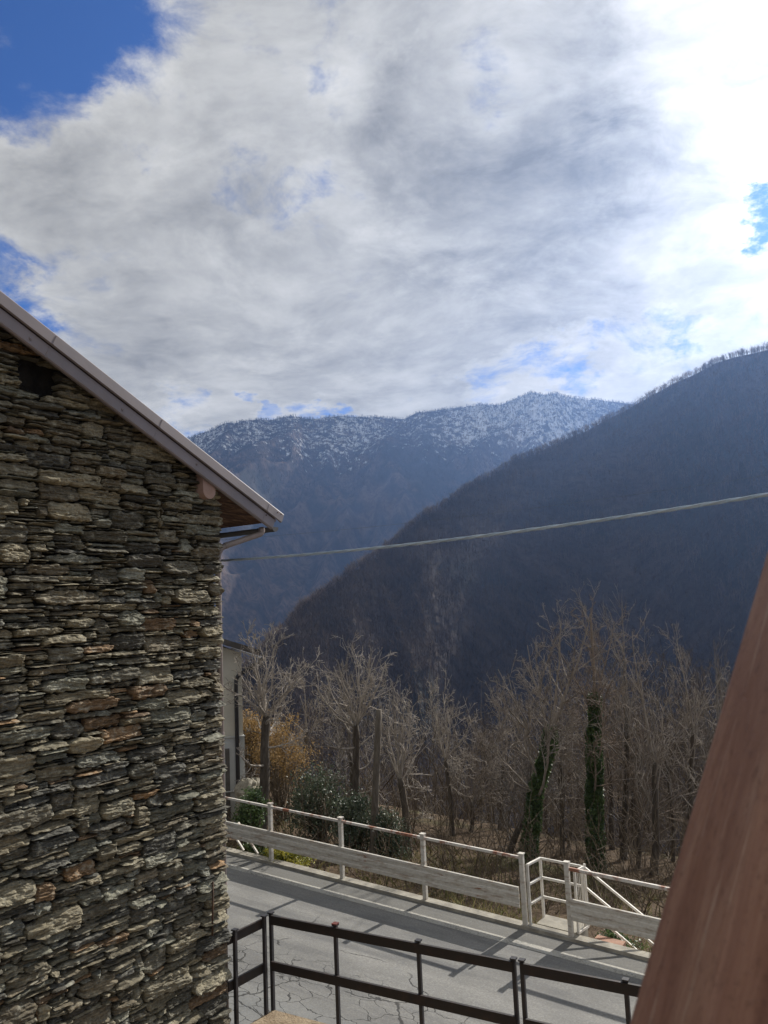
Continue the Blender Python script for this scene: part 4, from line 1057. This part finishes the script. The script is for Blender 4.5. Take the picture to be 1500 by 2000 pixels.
def plant_tree(seed, base_px, D, head_px, top_px, halfw_px, rt, style, label, nlimb=9, low=4, bark=None, limb=None, mid=None, ivy=0.0, group=None, name='bare_tree'):
    B = px_ground(base_px, D); Hd = px_at_dist(*head_px, D + 0.25); Tp = px_at_dist(*top_px, D)
    W = halfw_px / FPX * D * 1.0
    pts = [(0, 0, -0.25)]
    if mid: m = px_at_dist(*mid, D + 0.1); pts.append(tuple(m - B))
    pts.append(tuple(Hd - B))
    root = thing(name, label, 'tree', tuple(B), group)
    mt, mc, tp, tr = tree_meshes(seed, pts, (Tp - B)[2], W, rt, style, nlimb, low)
    link_mesh('trunk', mt, bark or M_TRUNK, root); link_mesh('crown', mc, limb or M_LIMB, root)
    if ivy > 0:
        rng = np.random.default_rng(seed + 900); N = int(15000 * ivy); f = rng.uniform(0.0, 1.0, N) ** 0.9
        i = f * (len(tp) - 1); a = np.minimum(i.astype(int), len(tp) - 2); c = tp[a] + (tp[a + 1] - tp[a]) * (i - a)[:, None]
        rr = np.interp(i, np.arange(len(tr)), tr) ; an = rng.uniform(0, 2 * math.pi, N)
        thick = 0.02 + 0.15 * np.clip(fbm(f * 9 + seed, an * 0.9, seed, 3) + 0.45, 0.05, 1.2)
        r_ = rr + thick * rng.uniform(0.25, 1.0, N)
        P = c + np.stack([np.cos(an) * r_, np.sin(an) * r_, rng.normal(0, 0.06, N)], 1)
        V, F = leaf_cloud(rng, P, 0.040, 0.3, 0.7)
        link_mesh('ivy', raw_mesh('ivy', V, F), M_IVY, root)
    return root

HERO = [
 # seed, base px, D, head, crown top, half width px, trunk radius, style, label
 (101, 505, 20.5, (517, 1400), (540, 1212), 92, 0.155, 'poll', 'pollarded bare tree beside the plaster house, pale branches fanning from its cut head', dict(nlimb=12, low=5, mid=(520, 1500))),
 (102, 706, 21.5, (692, 1415), (690, 1242), 84, 0.135, 'poll', 'bare pollard with a long horizontal low limb, just left of the leaning utility pole', dict(nlimb=12, low=5, mid=(697, 1560))),
 (103, 698, 22.2, (682, 1470), (660, 1262), 60, 0.085, 'wild', 'slim grey bare tree standing close against the pollard left of the utility pole', dict(nlimb=6, low=3)),
 (104, 800, 20.8, (784, 1520), (798, 1305), 62, 0.125, 'poll', 'bare pollard with a short thick trunk to the right of the utility pole', dict(nlimb=10, low=4)),
 (105, 885, 24.5, (872, 1480), (868, 1312), 58, 0.085, 'poll', 'thin bare tree with upswept twigs behind the third post of the white guard fence', dict(nlimb=9, low=5)),
 (106, 918, 25.5, (925, 1560), (925, 1398), 58, 0.075, 'wild', 'small grey bare tree with a tangled low crown left of the dark leaning trunk', dict(nlimb=8, low=4)),
 (107, 985, 23.0, (1035, 1575), (1060, 1390), 62, 0.115, 'wild', 'dark bare tree with its trunk leaning to the right before the left ivy tree', dict(nlimb=7, low=4, mid=(1000, 1650))),
 (108, 1026, 22.0, (1075, 1425), (1040, 1150), 112, 0.165, 'wild', 'large spreading bare tree, its curved trunk darkly clad in ivy, above the landing', dict(nlimb=11, low=4, ivy=0.55, mid=(1046, 1560))),
 (109, 1163, 22.5, (1160, 1362), (1150, 1168), 82, 0.15, 'wild', 'tall bare tree with an upright trunk thickly wrapped in bright ivy', dict(nlimb=8, low=3, ivy=1.5)),
 (110, 1098, 24.0, (1098, 1500), (1105, 1300), 60, 0.07, 'wild', 'slender bare tree standing between the two ivy covered trees', dict(nlimb=7, low=5)),
 (111, 1216, 24.5, (1226, 1400), (1245, 1158), 84, 0.10, 'wild', 'tallest bare tree, a feathery grey crown right of the bright ivy trunk', dict(nlimb=11, low=5)),
 (112, 1275, 22.5, (1281, 1490), (1300, 1192), 86, 0.115, 'wild', 'dark bare tree forking low above the far end of the stair railing', dict(nlimb=9, low=5, mid=(1280, 1640))),
 (113, 1243, 23.5, (1252, 1600), (1240, 1400), 55, 0.075, 'wild', 'thin crooked bare tree left of the dark forked tree', dict(nlimb=6, low=4)),
 (114, 1345, 24.0, (1352, 1420), (1370, 1218), 74, 0.09, 'wild', 'bare tree with a straight trunk nearest the leaning wooden beam', dict(nlimb=9, low=5)),
 (115, 1395, 26.0, (1400, 1430), (1405, 1232), 62, 0.085, 'wild', 'bare tree partly hidden by the leaning wooden beam', dict(nlimb=9, low=4)),
 (116, 575, 27.0, (600, 1420), (598, 1318), 60, 0.08, 'wild', 'low bare tree above the orange bush left of the pollards', dict(nlimb=8, low=5)),
 (117, 1195, 26.0, (1190, 1480), (1190, 1225), 76, 0.09, 'wild', 'grey bare tree crowding close behind the bright ivy trunk', dict(nlimb=9, low=5)),
 (118, 975, 27.0, (985, 1480), (975, 1330), 60, 0.08, 'wild', 'grey bare tree standing behind the dark leaning trunk', dict(nlimb=9, low=5)),
]
for (sd, bx, D, hd, tp_, hw, rt, sty, lab, kw) in HERO:
    plant_tree(sd, bx, D, hd, tp_, hw, rt, sty, lab, limb=M_LIMB if sty == 'poll' else (M_LIMB2, M_LIMB3, M_LIMB2, M_LIMB4)[sd % 4], **kw)

# the thicket of like trees further down the bank: copies of four kinds
protos = []
for i, (H, W, rt, sty, nl, lw) in enumerate([(9.5, 2.2, 0.085, 'wild', 9, 3), (8.0, 1.8, 0.07, 'wild', 8, 3), (11, 2.6, 0.11, 'wild', 10, 3), (7.0, 2.0, 0.06, 'wild', 7, 4)]):
    rg_ = np.random.default_rng(500 + i)
    tr_ = [(0, 0, -0.3), (rg_.normal(0, .15), rg_.normal(0, .15), H * 0.22), (rg_.normal(0, .3), rg_.normal(0, .3), H * 0.45)]
    mt, mc, _, _ = tree_meshes(600 + i, tr_, H, W, rt, sty, nl, lw)
    mt.materials.append(M_TRUNK); mc.materials.append(M_THICKET); protos.append((mt, mc, H))
rg_ = np.random.default_rng(42)
placed = []; tries = 0
while len(placed) < 50 and tries < 6000:
    tries += 1
    px = rg_.uniform(450, 1480); D = rg_.uniform(25, 75) if len(placed) > 24 else rg_.uniform(25, 38)
    B = px_ground(px, D); s, t = st_of(B)
    if s < 6: continue
    if any(np.hypot(*(B[:2] - q[:2])) < 1.5 for q in placed): continue
    mt, mc, H = protos[int(rg_.integers(4))]
    # crowns stay under the line where the hill shows clear
    lim_py = np.interp(px, [450, 620, 700, 860, 920, 1000, 1100, 1440], [1440, 1430, 1440, 1440, 1430, 1370, 1300, 1260]) + rg_.uniform(-25, 110)
    Tz = px_at_dist(px, lim_py, D)[2]; hh = Tz - B[2]
    sc = hh / H
    if sc < 0.5 or sc > 1.7: continue
    placed.append(B)
    root = thing('bare_tree', 'thin bare tree in the dense grey thicket below the road', 'tree', tuple(B), 'thicket trees on the bank below the road')
    root.rotation_euler = (0, 0, rg_.uniform(0, 6.28)); root.scale = (sc * rg_.uniform(0.85, 1.15),) * 2 + (sc,)
    for nm, me_ in (('trunk', mt), ('crown', mc)):
        c = bpy.data.objects.new(nm, me_); COL.objects.link(c); c.parent = root

# undergrowth: saplings, brambles and sticks nobody could count
def brush(name, N, smin, smax, hmin, hmax, pxr, seed, mat, label, r0=0.012):
    rng = np.random.default_rng(seed); g = []
    for i in range(N):
        px = rng.uniform(*pxr); D = 16.0 + (rng.random() ** 1.4) * (smax - smin) + smin
        B = px_ground(px, D); s, t = st_of(B)
        if s < 0.7: continue
        Hh = rng.uniform(hmin, hmax) * (0.5 if s < 3 else 1.0); d = unit((rng.normal(0, .35), rng.normal(0, .35), 1)); p = B - UPZ * 0.1
        pts = [p.copy()]
        for k in range(5): d = unit(d + rng.normal(0, .16, 3)); p = p + d * Hh / 5; pts.append(p.copy())
        r = r0 * rng.uniform(0.6, 1.5); g.append((np.array(pts), np.linspace(r, 0.004, 6)))
        for k in range(int(rng.integers(3, 8))):
            a = int(rng.integers(1, 5)); q = pts[a] + (pts[a + 1] - pts[a]) * rng.random(); dd = unit(d + rng.normal(0, .7, 3) + [0, 0, 0.2]); tw = [q]
            for m in range(3): dd = unit(dd + rng.normal(0, .25, 3)); q = q + dd * Hh * rng.uniform(0.06, 0.13); tw.append(q)
            g.append((np.array(tw), np.linspace(0.007, 0.0035, 4)))
    V, F = tubes(g, 3); o = link_mesh(name, raw_mesh(name, V, F, True), mat); tag(o, label, 'undergrowth', None, 'stuff')
brush('undergrowth', 750, 0.5, 16, 0.7, 2.2, (440, 1480), 71, M_BRUSH, 'brown tangle of bare saplings and brambles on the bank below the road')
brush('undergrowth', 700, 10, 60, 2.5, 5.5, (440, 1480), 72, M_THICKET, 'grey haze of bare young stems further down the wooded bank', 0.022)

# weeds and dry grass along the outer edge of the kerb
rng = np.random.default_rng(8); N = 9000
s_ = 0.3 + rng.random(N) ** 1.7 * 7; t_ = rng.uniform(-9, 9, N); z_ = ground_z(s_, t_)
dn = (fbm(s_ * 0.7, t_ * 0.7, 31, 3) > -0.12) & ~((t_ > 1.9) & (t_ < 3.5) & (s_ < 0.8))
P = (P0[:2] + s_[:, None] * S2[:2] + t_[:, None] * T2[:2])[dn]; z_ = z_[dn]; N = len(P)
B = np.concatenate([P, z_[:, None] - 0.02], 1); hh = rng.uniform(0.08, 0.34, N); an = rng.uniform(0, 6.28, N); ln = rng.normal(0, 0.12, (N, 2)); w = 0.009
sd_ = np.stack([np.cos(an) * w, np.sin(an) * w, 0 * an], 1); tip = B + np.concatenate([ln, hh[:, None]], 1); mid_ = B + np.concatenate([ln * 0.35, hh[:, None] * 0.6], 1)
V = np.stack([B - sd_, B + sd_, mid_ + sd_ * .8, tip, mid_ - sd_ * .8], 1).reshape(-1, 3)
tag(link_mesh('weeds', raw_mesh('weeds', V, np.arange(5 * N).reshape(-1, 5)), M_WEED), 'dry and green weeds along the outer edge of the kerb', 'weeds', None, 'stuff')

# shrubs
def shrub(name, label, cat, px, D, cpx, cpy, wpx, hpx, nleaf, size, mat, seed, dens=0.0, asp=0.6, depth=1.0, group=None):
    rng = np.random.default_rng(seed); Bs = px_ground(px, D); Cc = px_at_dist(cpx, cpy, D); rx = wpx / FPX * D; rz = hpx / FPX * D
    root = thing(name, label, cat, tuple(Bs), group); cl = Cc - Bs
    # leaf sprays gathered on clumps through the crown's volume
    nc = 60; q = rng.normal(0, 1, (nc, 3)); q /= np.linalg.norm(q, axis=1)[:, None]; q *= (rng.random(nc) ** 0.45)[:, None]
    cen = cl + q * [rx, rx * depth, rz]; cs = rng.uniform(0.12, 0.34, nc)[:, None] * min(rx, rz)
    w = rng.integers(0, nc, nleaf); P = cen[w] + rng.normal(0, 1, (nleaf, 3)) * cs[w] * [1, 1, 0.8]
    P = P[P[:, 2] > 0.02]
    V, F = leaf_cloud(rng, P, size, 0.4, asp); link_mesh('foliage', raw_mesh('foliage', V, F), mat, root)
    g = []
    for k in range(nc):
        a = np.array([rng.normal(0, .06), rng.normal(0, .06), -0.1]); e = cen[k]; m1 = a * 0.6 + e * 0.4 + rng.normal(0, .07, 3); m1[2] += 0.1
        g.append((np.stack([a, m1, a * .2 + e * .8 + rng.normal(0, .05, 3), e]), np.linspace(0.022, 0.006, 4)))
    V, F = tubes(g, 4); link_mesh('stem', raw_mesh('stem', V, F, True), M_BRUSH, root)
    return root
shrub('orange_bush', 'orange bush keeping its dry winter leaves behind the pollard by the plaster house', 'bush', 548, 24.5, 545, 1462, 54, 58, 6500, 0.030, M_DRYLEAF, 1)
shrub('orange_bush', 'small orange bush half hidden between the plaster house and the pollard', 'bush', 488, 25.0, 488, 1440, 30, 52, 3200, 0.034, M_DRYLEAF, 2)
shrub('evergreen_shrub', 'big dark evergreen shrub between the two pollards', 'shrub', 625, 22.5, 622, 1575, 54, 60, 7000, 0.038, M_EVERG, 3)
shrub('evergreen_shrub', 'pale glinting evergreen shrub at the foot of the utility pole', 'shrub', 695, 20.5, 690, 1610, 40, 50, 4500, 0.036, M_EVERG, 4)
shrub('evergreen_shrub', 'dark evergreen shrub right of the utility pole foot', 'shrub', 755, 20.0, 756, 1636, 38, 60, 4500, 0.036, M_EVERG, 5)
shrub('evergreen_shrub', 'leafy green shrub against the corner of the plaster house', 'shrub', 490, 18.6, 490, 1590, 26, 44, 4200, 0.034, M_IVY, 6)
shrub('low_bush', 'yellow green low bush spilling under the guard board', 'bush', 562, 17.25, 562, 1672, 42, 24, 7000, 0.026, M_YGREEN, 7)
shrub('low_bush', 'green low bush under the guard board next to the stone house', 'bush', 508, 17.9, 506, 1655, 26, 24, 2600, 0.028, M_IVY, 8)
shrub('ivy_patch', 'dark ivy mound below the end of the right guard fence', 'ivy', 1205, 14.6, 1208, 1850, 40, 22, 4200, 0.026, M_IVY, 9)

# utility pole
pb = px_ground(726, 19.8); pt = px_at_dist(740, 1386, 19.8)
pole = thing('utility_pole', 'leaning weathered wooden utility pole among the trees', 'pole', tuple(pb))
mb = MB(); ts = np.linspace(0, 1, 9)[:, None]; mb.tube(pb - UPZ * 0.3 + (pt - pb + UPZ * 0.3) * ts, np.linspace(0.10, 0.075, 9), 12); mb.build('pole', M_POLE, pole, True)
# pale rocks by the plaster house
rng = np.random.default_rng(5)
for i, (px, py, D, sz, lab) in enumerate([(486, 1545, 21.0, 0.42, 'pale boulder on the bank beside the plaster house')]):
    c = px_at_dist(px, py, D); n1, n2 = 18, 12; a = np.linspace(0, 2 * math.pi, n1, endpoint=False); b = np.linspace(-1.4, 1.4, n2)
    A, Bq = np.meshgrid(a, b, indexing='ij'); rr = sz * (1 + 0.5 * fbm(np.cos(A) * 1.4 + 4, Bq * 1.6 + np.sin(A) * 1.4, 3, 4))
    V = np.stack([np.cos(A) * np.cos(Bq) * rr, np.sin(A) * np.cos(Bq) * rr, np.sin(Bq) * rr * 0.75], -1)
    gz = px_ground(px, D)[2]; c[2] = max(c[2], gz + 0.1)
    V[..., 2] = np.where(Bq < 0, V[..., 2] - (c[2] - gz) * np.clip(-Bq / 1.4, 0, 1), V[..., 2])
    F = []
    for x in range(n1):
        for y in range(n2 - 1): F.append([x * n2 + y, ((x + 1) % n1) * n2 + y, ((x + 1) % n1) * n2 + y + 1, x * n2 + y + 1])
    o = link_mesh('rock', raw_mesh('rock', V.reshape(-1, 3), np.array(F)), M_ROCK, None, tuple(c)); tag(o, lab, 'rock')

# ------------------------------------------------------------------ the air of the valley
hz = bpy.data.materials.new('valley_air'); hz.use_nodes = True; nt_ = hz.node_tree
for nd in list(nt_.nodes):
    if nd.type != 'OUTPUT_MATERIAL': nt_.nodes.remove(nd)
pv = nt_.nodes.new('ShaderNodeVolumePrincipled'); pv.inputs['Color'].default_value = (0.30, 0.50, 1.0, 1); pv.inputs['Density'].default_value = HAZE_DENSITY; pv.inputs['Anisotropy'].default_value = 0.6
nt_.links.new(pv.outputs[0], [x for x in nt_.nodes if x.type == 'OUTPUT_MATERIAL'][0].inputs['Volume'])
allz = max(VF[..., 2].max(), VN[..., 2].max()) + 25; lowz = min(float(ZZ.min()), VF[..., 2].min(), VN[..., 2].min()) - 1.0
xs = [VF[..., 0].min(), VF[..., 0].max(), VN[..., 0].min(), VN[..., 0].max()]; 
E_ = 6200.0
mb = MB(); b8 = [(-E_, -E_), (E_, -E_), (E_, E_), (-E_, E_)]; mb.hexa([(x, y, lowz) for x, y in b8] + [(x, y, allz) for x, y in b8])
hb = mb.build('haze', hz); tag(hb, kind='stuff'); hb.display_type = 'BOUNDS'
